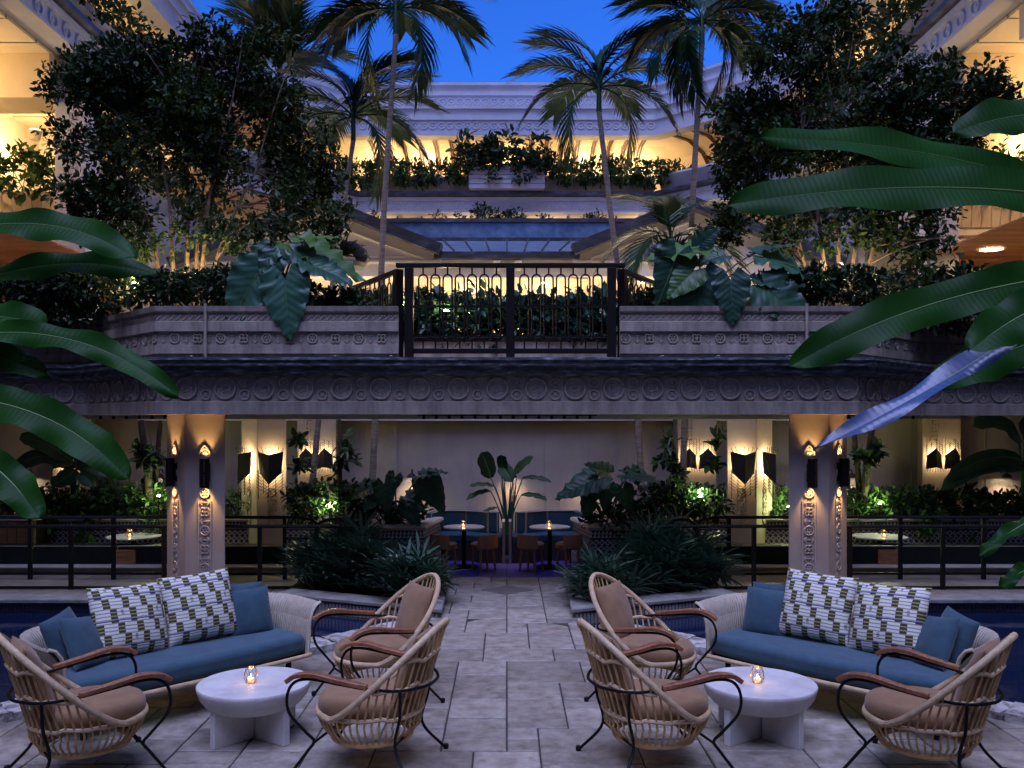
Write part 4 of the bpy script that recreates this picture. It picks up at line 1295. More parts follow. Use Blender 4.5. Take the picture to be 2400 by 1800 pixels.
# ================================================================ rattan armchairs
def chair_proto():
    t = thing('rattan_armchair', 'x', 'armchair', group='rattan armchairs')
    def rim(th):
        """th 0 = front, pi = back"""
        u = max(0.0, (th - R(64)) / R(116)) if th <= PI else max(0.0, (2 * PI - th - R(64)) / R(116))
        e = u * u * (3 - 2 * u)
        z = 0.365 + 0.58 * math.sin(min(u, 1.0) * PI / 2) ** 1.55
        x = 0.345 * math.sin(th) * (1.0 + 0.16 * math.sin(PI * min(u, 1)))
        y = -0.335 * math.cos(th) + (z - 0.365) * 0.29
        return Vector((x, y, z))
    def base(th): return Vector((0.252 * math.sin(th), -0.25 * math.cos(th) + 0.01, 0.20))
    def surf(th, z):
        b, r = base(th), rim(th)
        k = min(1.0, (z - b.z) / (r.z - b.z))
        m = Vector((0.335 * math.sin(th), -0.335 * math.cos(th), 0.36))
        if r.z < 0.42: return bez(b, b.lerp(r, .5) + Vector((math.sin(th), -math.cos(th), 0)) * 0.05, r, 21)[int(round(k * 20))]
        pts = spline([b, b.lerp(m, .55) + Vector((math.sin(th), -math.cos(th), 0)) * 0.025, m, r], 41)
        return min(pts, key=lambda p: abs(p.z - z))
    n = 56
    MB().tube([rim(2 * PI * k / n) for k in range(n)], 0.021, 8, closed=True).build('rim', rattan_pale, t, smooth=True)
    MB().tube([base(2 * PI * k / n) for k in range(n)], 0.02, 8, closed=True).build('base_ring', rattan, t, smooth=True)
    ns = 46
    for k in range(ns):
        th = 2 * PI * (k + 0.5) / ns
        b, r = base(th), rim(th)
        if r.z < 0.42:
            pts = bez(b, b.lerp(r, .5) + Vector((math.sin(th), -math.cos(th), 0)) * 0.05, r, 5)
        else:
            m = Vector((0.335 * math.sin(th), -0.335 * math.cos(th), 0.36))
            pts = spline([b, b.lerp(m, .55) + Vector((math.sin(th), -math.cos(th), 0)) * 0.025, m, r], 8)
        MB().tube(pts, 0.0074, 5, cap=False).build('cane_spindle', rattan, t, smooth=True)
    for z, nm in ((0.375, 'seat_band'), (0.565, 'middle_band'), (0.735, 'upper_band')):
        ths = [R(a) for a in range(60, 301, 8) if rim(R(a) if a <= 180 else R(a)).z > z - 0.02]
        MB().tube([surf(th, z) for th in ths], 0.0135, 7).build(nm, rattan_pale, t, smooth=True)
    # black steel frame: one rod from foot to foot round the back
    side = [(0.37, -0.40, 0.005), (0.325, -0.29, 0.16), (0.312, -0.25, 0.225), (0.345, -0.29, 0.29), (0.39, -0.375, 0.41), (0.395, -0.39, 0.52), (0.39, -0.345, 0.605), (0.385, -0.24, 0.632), (0.38, -0.05, 0.612), (0.36, 0.14, 0.588), (0.285, 0.31, 0.57), (0.13, 0.415, 0.562)]
    full = [Vector(p) for p in side] + [Vector((0, 0.436, 0.56))] + [Vector((-p[0], p[1], p[2])) for p in reversed(side)]
    MB().tube(spline(full, 110), 0.0098, 8).build('frame_rod', iron, t, smooth=True)
    for s in (-1, 1):
        MB().tube(spline([(s * 0.30, 0.315, 0.572), (s * 0.262, 0.30, 0.4), (s * 0.25, 0.265, 0.2), (s * 0.345, 0.40, 0.005)], 18), 0.0098, 8).build('rear_leg', iron, t, smooth=True)
        MB().lathe([(0.017, 0), (0.019, 0.03), (0.012, 0.035)], 10, (s * 0.345, 0.40, 0)).build('foot_cap', iron, t)
        MB().lathe([(0.017, 0), (0.019, 0.03), (0.012, 0.035)], 10, (s * 0.37, -0.40, 0)).build('foot_cap', iron, t)
        # teak armrest, wide at the front and drooping over the tip
        pts = spline([(s * 0.375, 0.13, 0.607), (s * 0.385, -0.06, 0.638), (s * 0.392, -0.21, 0.665), (s * 0.395, -0.33, 0.650), (s * 0.395, -0.395, 0.608)], 14)
        mb = MB()
        for i, p in enumerate(pts):
            d = (pts[min(i + 1, 13)] - pts[max(i - 1, 0)]).normalized()
            r = d.cross(Vector((0, 0, 1))).normalized()
            u = r.cross(d).normalized()
            q = i / 13
            hw = 0.017 + 0.013 * math.sin(PI * min(1, q * 1.05)) ** 0.8
            hh = 0.014
            mb.v += [tuple(p + r * a * hw + u * b_ * hh) for a, b_ in ((-1, -1), (1, -1), (1, 0.6), (0.75, 1), (-0.75, 1), (-1, 0.6))]
        for i in range(13):
            for k in range(6): mb.f.append((i * 6 + k, i * 6 + (k + 1) % 6, (i + 1) * 6 + (k + 1) % 6, (i + 1) * 6 + k))
        mb.f += [tuple(range(6)), tuple(78 + k for k in reversed(range(6)))]
        mb.build('armrest', teak, t, smooth=True)
    MB().tube([(-0.312, -0.25, 0.215), (0.312, -0.25, 0.215)], 0.009, 6).build('under_bar', iron, t)
    MB().tube([(-0.25, 0.26, 0.215), (0.25, 0.26, 0.215)], 0.009, 6).build('under_bar', iron, t)
    # cushions
    pr = [(0.0001, 0.348), (0.27, 0.35), (0.312, 0.368), (0.325, 0.40), (0.322, 0.435), (0.305, 0.462), (0.27, 0.474), (0.15, 0.482), (0.0001, 0.484)]
    MB().lathe(pr, 36, (0, -0.01, 0), sx=0.99, sy=1.02).build('seat_cushion', brownfab, t, smooth=True)
    pm = pillow(0.44, 0.46, 0.15)
    o = pm.build('back_cushion', brownfab, t, smooth=True)
    o.location = (0, 0.315, 0.665)
    o.rotation_euler = (R(-19), 0, 0)
    return t

def pillow(w_, h_, th, n=15, pinch=0.05):
    """stuffed square cushion standing in the XZ plane, facing -Y"""
    mb = MB()
    mb.uv = []
    for side in (-1, 1):
        b = len(mb.v)
        for i in range(n):
            for j in range(n):
                u, v = 2 * i / (n - 1) - 1, 2 * j / (n - 1) - 1
                # soften the grid so that edges are well sampled
                u, v = math.sin(u * PI / 2), math.sin(v * PI / 2)
                f = max(0.0, (1 - abs(u) ** 2.6)) ** 0.55 * max(0.0, (1 - abs(v) ** 2.6)) ** 0.55
                x = u * w_ / 2 * (1 - pinch * (1 - v * v) * abs(u) ** 3)
                z = v * h_ / 2 * (1 - pinch * (1 - u * u) * abs(v) ** 3)
                wr = 0.006 * math.sin(9 * u + 4 * v) * (1 - abs(v)) + 0.004 * math.sin(13 * v - 5 * u)
                mb.v.append((x, side * th / 2 * f + wr * f * side, z - 0.015 * f * (1 - v)))
                mb.uv.append(((u + 1) / 2, (v + 1) / 2))
        for i in range(n - 1):
            for j in range(n - 1):
                q = b + i * n + j
                mb.f.append((q, q + n, q + n + 1, q + 1) if side < 0 else (q, q + 1, q + n + 1, q + n))
    return mb

proto = chair_proto()
chairs = [(-1.07, 7.30, -57.8, 'rattan armchair left of the aisle, the far one facing the white table'),
          (-0.92, 5.95, -104, 'rattan armchair left of the aisle, the near one with its back to the aisle'),
          (-2.75, 5.77, 127.5, 'rattan armchair at the left edge, in front of the left sofa'),
          (1.20, 7.31, 56, 'rattan armchair right of the aisle, the far one facing the white table'),
          (1.00, 5.93, 106, 'rattan armchair right of the aisle, the near one with its back to the aisle'),
          (2.72, 5.75, -129.5, 'rattan armchair at the right edge, in front of the right sofa')]
for k, (x, y, rz, lab) in enumerate(chairs):
    o = proto if k == 0 else clone_tree(proto)
    o.location = (x, y, 0)
    o.rotation_euler = (0, 0, R(rz))
    o.scale = (1.04, 1.04, 1.04)
    o['label'] = lab

# ================================================================ sofas
def sofa_proto():
    t = thing('wicker_sofa', 'x', 'sofa', group='wicker sofas')
    hx, hy, r_ = 1.02, 0.38, 0.34
    path = [(hx - 0.02, -hy), (hx, -0.2), (hx, hy - r_)]
    path += [(hx - r_ + r_ * math.cos(a), hy - r_ + r_ * math.sin(a)) for a in [PI / 2 * k / 7 for k in range(1, 8)]]
    path += [(-p[0], p[1]) for p in reversed(path)]
    prof = [(-0.02, 0.27), (0.0, 0.275), (0.012, 0.42), (0.022, 0.56), (0.045, 0.64), (0.085, 0.695), (0.13, 0.715), (0.135, 0.70), (0.095, 0.67), (0.06, 0.62), (0.012, 0.55), (-0.008, 0.42), (-0.02, 0.27)]
    MB().sweep(path, prof, caps=True).build('woven_shell', wicker, t, smooth=True)
    def edge(i, sgn):
        p = Vector(path[i])
        nn = Vector((sgn, 0))
        return [Vector((p.x + nn.x * o, p.y - 0.006, z)) for o, z in prof[0:7]]
    for i, sg in ((0, 1), (-1, -1)):
        MB().tube(edge(i, sg), 0.015, 8).build('edge_binding', wicker, t, smooth=True)
    MB().tube([Vector((x, -hy - 0.02 - 0.035 * (1 - (x / hx) ** 2), 0.272)) for x in [hx * (k / 10 - 1) for k in range(21)]], 0.02, 8).build('front_rail', rattan_pale, t, smooth=True)
    # seat cushion
    hxx = hx - 0.025
    pl = [(-hxx, -hy + 0.0), (-hxx * 0.5, -hy - 0.05), (0, -hy - 0.065), (hxx * 0.5, -hy - 0.05), (hxx, -hy), (hxx, 0.02), (hxx - 0.10, 0.24), (hxx - 0.3, 0.34), (-hxx + 0.3, 0.34), (-hxx + 0.10, 0.24), (-hxx, 0.02)]
    o = MB().prism(pl, 0.288, 0.455).build('seat_cushion', bluefab, t, smooth=True)
    b = o.modifiers.new('bevel', 'BEVEL')
    b.width = 0.055
    b.segments = 5
    b.limit_method = 'ANGLE'
    b.angle_limit = R(40)
    MB().box(-hxx, hxx, -hy + 0.02, 0.3, 0.262, 0.285).build('seat_base', iron, t)
    for x in (-0.86, 0.86):
        for y in (-0.30, 0.28):
            MB().box(x - 0.017, x + 0.017, y - 0.017, y + 0.017, 0, 0.262).build('leg', iron, t)
        MB().box(x - 0.015, x + 0.015, -0.283, 0.263, 0.225, 0.255).build('leg_bar', iron, t)
    return t
sp_ = sofa_proto()
SOFA = []
for k, s in enumerate((-1, 1)):
    o = sp_ if k == 0 else clone_tree(sp_)
    o.location = (s * 2.70 + (0.03 if s > 0 else 0), 7.20, 0)
    o.rotation_euler = (0, 0, R(47) if s < 0 else R(-45.5))
    o['label'] = f'pale wicker sofa with blue seat cushion on the {"left" if s < 0 else "right"} of the terrace'
    SOFA.append((s, o))
pbig = pillow(0.62, 0.58, 0.24).mesh('printed_pillow', True)
psml = pillow(0.42, 0.42, 0.16).mesh('blue_pillow', True)
for s, so in SOFA:
    side = 'left' if s < 0 else 'right'
    rz0 = so.rotation_euler.z
    M = Matrix.Translation(so.location) @ Matrix.Rotation(rz0, 4, 'Z')
    def put(me, m, nm, lab, cat, x, y, z, rx, ry, rz, grp):
        p = M @ Vector((x * -s, y, z))
        o = link(nm, me, m, None, loc=p, rot=(R(rx), R(ry * -s), rz0 + R(rz * -s)))
        tag(o, lab, cat, grp)
    put(pbig, printfab, 'printed_pillow', f'large block print pillow on the {side} sofa, the one at the outer side', 'pillow', -0.335, 0.14, 0.715, -22, 3, 4, 'block print pillows')
    put(pbig, printfab, 'printed_pillow', f'large block print pillow on the {side} sofa, the one nearer the aisle', 'pillow', 0.275, 0.15, 0.735, -21, -2, -4, 'block print pillows')
    put(psml, bluefab_d, 'blue_pillow', f'front plain blue pillow at the outer end of the {side} sofa', 'pillow', -0.70, 0.06, 0.62, -28, 8, 30, 'plain blue pillows')
    put(psml, bluefab_d, 'blue_pillow', f'rear plain blue pillow at the outer end of the {side} sofa, half hidden', 'pillow', -0.80, 0.19, 0.635, -22, -6, 40, 'plain blue pillows')
    put(psml, bluefab_d, 'blue_pillow', f'front plain blue pillow at the aisle end of the {side} sofa', 'pillow', 0.70, 0.08, 0.625, -20, -1, -8, 'plain blue pillows')
    put(psml, bluefab_d, 'blue_pillow', f'rear plain blue pillow at the aisle end of the {side} sofa, showing its top edge', 'pillow', 0.70, 0.21, 0.655, -15, 2, -10, 'plain blue pillows')

# ================================================================ coffee tables
def candle(label, p, k=1.0, e=0.6, group='wire candle holders'):
    t = thing('candle_holder', label, 'candle', p, random.uniform(0, 1), group)
    t.scale = (k, k, k)
    rings = [(0.035, 0.004), (0.05, 0.035), (0.048, 0.075), (0.033, 0.11)]
    wr = MB()
    pts = []
    for i, (r, z) in enumerate(rings):
        pts.append([Vector((r * math.cos(2 * PI * (q + 0.5 * (i % 2)) / 6), r * math.sin(2 * PI * (q + 0.5 * (i % 2)) / 6), z)) for q in range(6)])
    for i in range(4):
        for q in range(6):
            if i in (0, 3): wr.tube([pts[i][q], pts[i][(q + 1) % 6]], 0.0018, 4)
            if i < 3:
                wr.tube([pts[i][q], pts[i + 1][q]], 0.0018, 4)
                wr.tube([pts[i][q], pts[i + 1][(q - 1 + 2 * (i % 2)) % 6] if i % 2 == 0 else pts[i + 1][(q + 1) % 6]], 0.0018, 4)
    wr.build('wire_cage', brass, t)
    MB().lathe([(0.022, 0.004), (0.024, 0.03), (0.022, 0.03)], 14).build('wax', wax, t)
    MB().lathe([(0.001, 0.03), (0.0055, 0.038), (0.004, 0.05), (0.0005, 0.062)], 8).build('flame', flame, t, smooth=True)
    lamp('candle_light', 'POINT', (0, 0, 0.055), e, AMBER, 0.012, parent=t)
    return t
for s, side in ((-1, 'left'), (1, 'right')):
    t = thing('coffee_table', f'round white coffee table with crossed slab legs in front of the {side} sofa', 'table', (s * 1.85, 6.44, 0), s * R(-8), 'white coffee tables')
    MB().lathe([(0.20, 0.215), (0.285, 0.232), (0.345, 0.265), (0.385, 0.315), (0.403, 0.37), (0.407, 0.392), (0.402, 0.40), (0.0001, 0.4005)], 56).build('bowl_top', concrete, t, smooth=True)
    for q, a in enumerate((42, -42)):
        M = Matrix.Rotation(R(a), 4, 'Z')
        l, h = 0.345, 0.028
        zt = 0.30 - q * 0.0015
        if q == 0: MB().box(-l, l, -h, h, 0.001, zt, M).build('slab_leg', concrete, t, bevel=0.004)
        else:
            for e in (-1, 1): MB().box(min(e * 0.04, e * l), max(e * 0.04, e * l), -h, h, 0.001, zt, M).build('slab_leg', concrete, t, bevel=0.004)
    candle(f'wire candle holder with a lit candle on the {side} coffee table', (s * 1.85 - 0.02, 6.42, 0.4005), 1.0, 0.22)

# ================================================================ centre booth
bt = thing('corner_booth', 'blue upholstered corner booth against the back wall, in the centre', 'booth')
for s in (-1, 1):
    # seat bench with an angled inner corner
    poly = [(s * 0.09, 14.35), (s * 0.42, 14.35), (s * 0.62, 14.62), (s * 1.18, 14.62), (s * 1.18, 15.3), (s * 0.09, 15.3)]
    MB().prism(poly if s > 0 else poly[::-1], 0.0, 0.30).build('bench_base', mat('booth_base_wood', (0.06, 0.03, 0.025), 0.6) if s < 0 else bpy.data.materials['booth_base_wood'], bt)
    MB().prism(poly if s > 0 else poly[::-1], 0.302, 0.44).build('bench_seat', booth_blue, bt, bevel=0.025)
    panels = [((1.30, 14.55), (1.18, 15.06)), ((1.17, 15.08), (0.68, 15.08)), ((0.67, 15.07), (0.30, 14.80)), ((0.29, 14.79), (0.14, 14.72))]
    for a, b in panels:
        a, b = Vector((s * a[0], a[1], 0)), Vector((s * b[0], b[1], 0))
        z0, z1 = 0.445, 0.80
        pn = MB().bar(a + Vector((0, 0, (z0 + z1) / 2)), b + Vector((0, 0, (z0 + z1) / 2)), 0.09, z1 - z0).build('back_panel', booth_blue, bt, bevel=0.02)
        d = (b - a).normalized()
        nn = Vector((d.y, -d.x, 0))
        if nn.y > 0 and abs(nn.y) > 0.3: nn = -nn
        q = nn * 0.05
        MB().tube([a + q + Vector((0, 0, z0)), a + q + Vector((0, 0, z1 - 0.01)), b + q + Vector((0, 0, z1 - 0.01)), b + q + Vector((0, 0, z0))], 0.008, 6).build('piping', piping, pn)
    MB().box(min(s * 0.03, s * 0.075), max(s * 0.03, s * 0.075), 14.3, 14.75, 0.0, 0.68).build('divider_panel', mat('pale_divider', (0.35, 0.27, 0.22), 0.5) if s < 0 else bpy.data.materials['pale_divider'], bt)
tops = []
for s, side in ((-1, 'left'), (1, 'right')):
    x = s * 0.68
    t = thing('pedestal_table', f'round white marble pedestal table in the {side} half of the centre booth', 'table', (x, 13.95, 0), 0, 'booth pedestal tables')
    MB().lathe([(0.30, 0.62), (0.325, 0.63), (0.325, 0.648), (0.0001, 0.65)], 40).build('top', marble, t, smooth=True)
    MB().tube([(0, 0, 0.03), (0, 0, 0.62)], 0.035, 12).build('pedestal', iron, t)
    MB().lathe([(0.22, 0.0), (0.22, 0.015), (0.05, 0.035)], 24).build('foot_plate', iron, t)
    candle(f'small lit candle on the {side} booth table', (x - 0.01, 13.93, 0.651), 0.8, 0.3, 'booth candles')
def stool_proto():
    t = thing('wooden_stool', 'x', 'stool', group='low back wooden stools')
    for k in range(4):
        a = PI / 2 * k + PI / 4
        MB().tube([(0.19 * math.cos(a), 0.19 * math.sin(a), 0), (0.15 * math.cos(a), 0.15 * math.sin(a), 0.36)], [0.017, 0.022], 8).build('leg', oak, t, smooth=True)
    MB().box(-0.15, 0.15, -0.15, 0.15, 0.34, 0.375).build('seat_frame', oak, t, bevel=0.01)
    MB().lathe([(0.16, 0.376), (0.195, 0.39), (0.2, 0.42), (0.17, 0.445), (0.0001, 0.45)], 20).build('seat_cushion', brownfab, t, smooth=True)
    mb = MB()
    n = 10
    for r0, r1 in ((0.225, 0.205),):
        for k in range(n):
            a = R(35) + R(110) * k / (n - 1)
            for r, z in ((r0, 0.37), (r0, 0.58), (r1, 0.58), (r1, 0.37)):
                mb.v.append((r * math.cos(a), r * math.sin(a), z))
        for k in range(n - 1):
            for j in range(4): mb.f.append((k * 4 + j, (k + 1) * 4 + j, (k + 1) * 4 + (j + 1) % 4, k * 4 + (j + 1) % 4))
        mb.f += [(0, 1, 2, 3), tuple((n - 1) * 4 + j for j in (3, 2, 1, 0))]
    mb.build('backrest', oak, t, bevel=0.004)
    return t
st = stool_proto()
for k, (x, y, rz, lab) in enumerate(((-0.97, 13.62, 150, 'outer wooden stool at the left booth table'), (-0.36, 13.62, 210, 'inner wooden stool at the left booth table'),
                                     (0.38, 13.62, 150, 'inner wooden stool at the right booth table'), (0.95, 13.62, 210, 'outer wooden stool at the right booth table'))):
    o = st if k == 0 else clone_tree(st)
    o.location = (x, y, 0)
    o.rotation_euler = (0, 0, R(rz))
    o['label'] = lab

# ================================================================ side lounges
for s, side in ((-1, 'left'), (1, 'right')):
    t = thing('lounge_bench', f'long dark upholstered lounge bench behind the {side} railings', 'bench', group='dark lounge benches')
    x = 3.15
    segs = [(3.15, 4.7), (4.72, 6.0), (6.02, 7.3), (7.32, 8.9), (8.92, 11)]
    for i, (a, b) in enumerate(segs):
        lo, hi = min(s * a, s * b), max(s * a, s * b)
        MB().box(lo, hi, 13.5, 13.62, 0.12, 0.40).build('back_panel', booth_dark, t, bevel=0.02)
        pn = MB().box(lo, hi, 13.63, 14.1, 0.101, 0.36).build('seat', booth_dark, t, bevel=0.02)
        MB().tube([(lo + 0.02, 13.5, 0.36), (lo + 0.03, 13.5, 0.4), (hi - 0.03, 13.5, 0.4), (hi - 0.02, 13.5, 0.36)], 0.006, 5).build('piping', piping, t)
    xw = s * 5.85
    MB().box(xw - 0.16, xw + 0.16, 13.46, 13.499, 0.11, 0.345).build('cedar_panel', cedar, t)
    tb_ = thing('lounge_table', f'white round table top behind the {side} lounge bench', 'table', (s * 6.05, 14.25, 0), 0, 'lounge tables')
    MB().lathe([(0.40, 0.43), (0.42, 0.44), (0.42, 0.458), (0.0001, 0.46)], 32).build('top', marble, tb_, smooth=True)
    MB().tube([(0, 0, 0.1), (0, 0, 0.43)], 0.04, 10).build('pedestal', iron, tb_)
    candle(f'lit candle on the white table behind the {side} lounge bench', (s * 6.05, 14.1, 0.461), 1.0, 0.4, 'lounge candles')
    if s < 0:
        tb2 = thing('cedar_counter', 'tall cedar counter front at the far left behind the railing', 'counter', (-8.15, 14.2, 0.1))
        for k in range(7): MB().box(-0.5 + k * 0.15, -0.36 + k * 0.15, -0.03, 0.0, 0, 0.62).build('plank', cedar, tb2)
        MB().box(-0.5, 0.54, 0.001, 0.4, 0, 0.60).build('carcass', bronze, tb2)
        MB().box(-0.54, 0.58, -0.06, 0.42, 0.621, 0.66).build('top', marble, tb2)

# ================================================================ wall lamps with dark domes
for k, (px, lab) in enumerate(((72, 'at the far left behind the banana leaves'), (378, 'beside the left front column'), (966, 'behind the left big leaved plant'), (1201, 'behind the centre plant'),
                               (1384, 'behind the right big leaved plant'), (1992, 'beside the right front column'), (2352, 'on the bare wall at the far right'))):
    x = WX(px, 16.4)
    t = thing('dome_wall_lamp', f'dark dome wall lamp with warm downlight {lab}', 'wall lamp', (x, 16.49, 1.30), 0, 'dome wall lamps')
    MB().tube(spline([(0, 0, 0.05), (0, -0.06, 0.12), (0, -0.16, 0.12), (0, -0.2, 0.05)], 10), 0.01, 6).build('arm', bronze, t)
    MB().lathe([(0.015, 0.06), (0.05, 0.045), (0.085, 0.0), (0.09, -0.02), (0.082, -0.02), (0.045, 0.03)], 18, (0, -0.2, 0), close=False).build('dome', bronze, t, smooth=True)
    MB().lathe([(0.03, -0.006), (0.03, 0.014)], 12, (0, -0.2, 0)).build('bulb', glow_hot, t)
    lamp('dome_light', 'SPOT', (0, -0.2, -0.015), 22, (1, 0.66, 0.4), 0.03, (R(-10), 0, 0), 140, 0.6, t)
# ================================================================ plants
def unit(a): return a / np.maximum(np.linalg.norm(a, axis=1, keepdims=True), 1e-6)
LEAF6 = (np.array([(0, 0, 0), (0.4, 0.24, 0.05), (0.4, -0.24, 0.05), (0.45, 0, -0.02), (0.8, 0.15, 0.0), (0.8, -0.15, 0.0), (1.0, 0, -0.08)], float),
         np.array([(0, 3, 1), (0, 2, 3), (1, 3, 4), (3, 6, 4), (2, 5, 3), (3, 5, 6)]))
STRAP = (np.array([(0, 0.03, 0), (0, -0.03, 0), (0.4, 0.055, 0.03), (0.4, -0.055, 0.03), (0.75, 0.04, -0.02), (0.75, -0.04, -0.02), (1.0, 0, -0.09)], float),
         np.array([(0, 1, 3), (0, 3, 2), (2, 3, 5), (2, 5, 4), (4, 5, 6)]))
def scatter(name, P, D, Nn, S, tmpl=LEAF6):
    V0, T0 = tmpl
    D = unit(D)
    Y = unit(np.cross(Nn, D))
    Z = np.cross(D, Y)
    V = (P[:, None, :] + S[:, None, None] * (V0[None, :, 0:1] * D[:, None, :] + V0[None, :, 1:2] * Y[:, None, :] + V0[None, :, 2:3] * Z[:, None, :]))
    n, k = len(P), len(V0)
    T = (T0[None] + (np.arange(n) * k)[:, None, None]).reshape(-1, 3)
    return np_mesh(name, V.reshape(-1, 3), T)

def twigs(blobs, ntw, per, tl, ls, hollow=0.45, up=0.25):
    """leafy twigs spread through ellipsoids (cx, cy, cz, rx, ry, rz); returns leaf arrays"""
    B = np.array(blobs, float)
    wgt = (B[:, 3] * B[:, 4] * B[:, 5]) ** (2 / 3)
    idx = rng.choice(len(B), ntw, p=wgt / wgt.sum())
    d = unit(rng.normal(size=(ntw, 3)))
    r = hollow + (1 - hollow) * rng.random(ntw) ** 0.6
    P = B[idx, :3] + d * B[idx, 3:6] * r[:, None]
    td = unit(d + rng.normal(scale=0.6, size=(ntw, 3)) + np.array([0, 0, up]))
    LP, LD, LN, LS = [], [], [], []
    for k in range(per):
        f = (k + 0.5) / per
        side = unit(np.cross(td, rng.normal(size=(ntw, 3))))
        LP.append(P + td * (tl * f)[..., None] if np.ndim(tl) else P + td * tl * f + side * 0.01)
        LD.append(td * 0.7 + side * 0.9)
        LN.append(rng.normal(scale=0.5, size=(ntw, 3)) + np.array([0, -0.15, 1.0]))
        LS.append(ls * rng.uniform(0.5, 1.4, ntw))
    return np.concatenate(LP), np.concatenate(LD), np.concatenate(LN), np.concatenate(LS)

def shrub(label, blobs, ntw, ls, m=leaf_shrub, per=7, tl=None, group=None, name='shrub', cat='shrub', stems=None, hollow=0.3):
    b0 = blobs[0]
    base = Vector((b0[0], b0[1], min(b[2] - b[5] for b in blobs)))
    t = thing(name, label, cat, base, 0, group)
    B = [(b[0] - base.x, b[1] - base.y, b[2] - base.z, b[3], b[4], b[5]) for b in blobs]
    link('foliage', scatter('foliage', *twigs(B, ntw, per, tl or ls * 1.6, ls, hollow)), m, t)
    mb = MB()
    for b in B:
        for q in range(3):
            mb.tube([(b[0] + random.uniform(-.4, .4) * b[3], b[1], b[2] - b[5] * 1.0), (b[0] + random.uniform(-.5, .5) * b[3], b[1] + random.uniform(-.3, .3) * b[4], b[2] + b[5] * 0.5)], 0.008, 5)
    tag(mb.build('stems', bark_dark, t), kind='stuff')
    return t

# ---------------------------------------------------------------- big multi-stemmed trees on the bridge
def tree(label, base, crown, ntw, trunks, ls=0.095):
    t = thing('multi_stem_tree', label, 'tree', base, 0, 'multi stemmed trees on the bridge')
    B = [(x - base[0], y - base[1], z - base[2], rx, ry, rz) for x, y, z, rx, ry, rz in crown]
    mb = MB()
    tips = []
    clumps = []
    for b in B:                                        # every mass is broken up into uneven clumps with gaps between
        for q in range(7):
            v = Vector((random.gauss(0, 1), random.gauss(0, 1), random.gauss(0, 1))).normalized() * random.uniform(0.35, 0.95)
            f = random.uniform(0.26, 0.52)
            clumps.append((b[0] + v.x * b[3], b[1] + v.y * b[4], b[2] + v.z * b[5], b[3] * f, b[4] * f, b[5] * f))
    for (dx, dy, top) in trunks:
        e = Vector(top) - Vector(base)
        dx *= 0.45
        pts = spline([(dx, dy, -0.1), (dx * 1.6 + e.x * 0.22, dy + e.y * 0.15, e.z * 0.3), (e.x * 0.6, e.y * 0.6, e.z * 0.65), tuple(e)], 10)
        mb.tube(pts, [0.042 * (1 - 0.075 * i) for i in range(10)], 7)
        tips.append(pts)
    mb.build('trunk', bark2, t, smooth=True)
    lm = MB()
    for b in B:
        c = Vector(b[:3])
        for q in range(4):
            src = min((p for ps in tips for p in ps[3:]), key=lambda p: (p - c).length + random.uniform(0, 0.5))
            e = c + Vector((random.uniform(-.7, .7) * b[3], random.uniform(-.7, .7) * b[4], random.uniform(-.3, .8) * b[5]))
            mid = src.lerp(e, 0.5) + Vector((random.uniform(-.1, .1), random.uniform(-.1, .1), 0.08))
            lm.tube(bez(src, mid, e, 6), [0.016, 0.013, 0.011, 0.009, 0.007, 0.004], 5)
    lm.build('limbs', bark2, t, smooth=True)
    cr = link('crown', scatter('crown', *twigs(clumps, ntw, 8, 0.2, ls, 0.2)), leaf_tree, t)
    return t

def blobs_px(lst):
    """crown masses measured in the frame: (px, py, Y, radius px x, radius px y, depth radius)"""
    out = []
    for px, py, Y, rx, ry, rd in lst:
        p = WP(px, py, Y)
        out.append((p.x, p.y, p.z, rx * Y / FOC, rd, ry * Y / FOC))
    return out
LT = blobs_px([(330, 170, 13.0, 140, 110, .6), (520, 130, 13.2, 130, 100, .6), (230, 260, 12.8, 110, 80, .5), (420, 270, 13.0, 170, 130, .7), (620, 230, 13.4, 120, 120, .6), (560, 360, 13.2, 150, 110, .7),
               (300, 380, 12.8, 130, 100, .6), (700, 370, 13.5, 100, 90, .5), (740, 440, 13.6, 75, 70, .4), (220, 470, 12.7, 70, 60, .4), (660, 480, 13.2, 90, 45, .5), (290, 490, 12.6, 60, 35, .3), (160, 210, 12.8, 70, 30, .35), (245, 145, 13, 70, 45, .4), (600, 90, 13.4, 60, 50, .35), (150, 330, 12.7, 50, 40, .3), (760, 530, 13.4, 70, 35, .35), (300, 560, 12.4, 70, 35, .25), (420, 540, 12.5, 60, 40, .25), (560, 560, 12.5, 70, 40, .25), (650, 545, 12.8, 60, 35, .25)])
bL = WP(440, 630, 12.6)
tree('dense small leaved tree with lit stems on the left bridge planter', (bL.x, 12.6, 3.66), LT, 4300,
     [(-0.15, 0, WP(370, 330, 12.8)), (0.0, 0, WP(440, 280, 12.9)), (0.12, 0.05, WP(520, 330, 12.9)), (0.2, -0.05, WP(600, 400, 13.0)), (-0.3, 0.05, WP(300, 420, 12.7)), (0.05, 0.1, WP(480, 420, 13))])
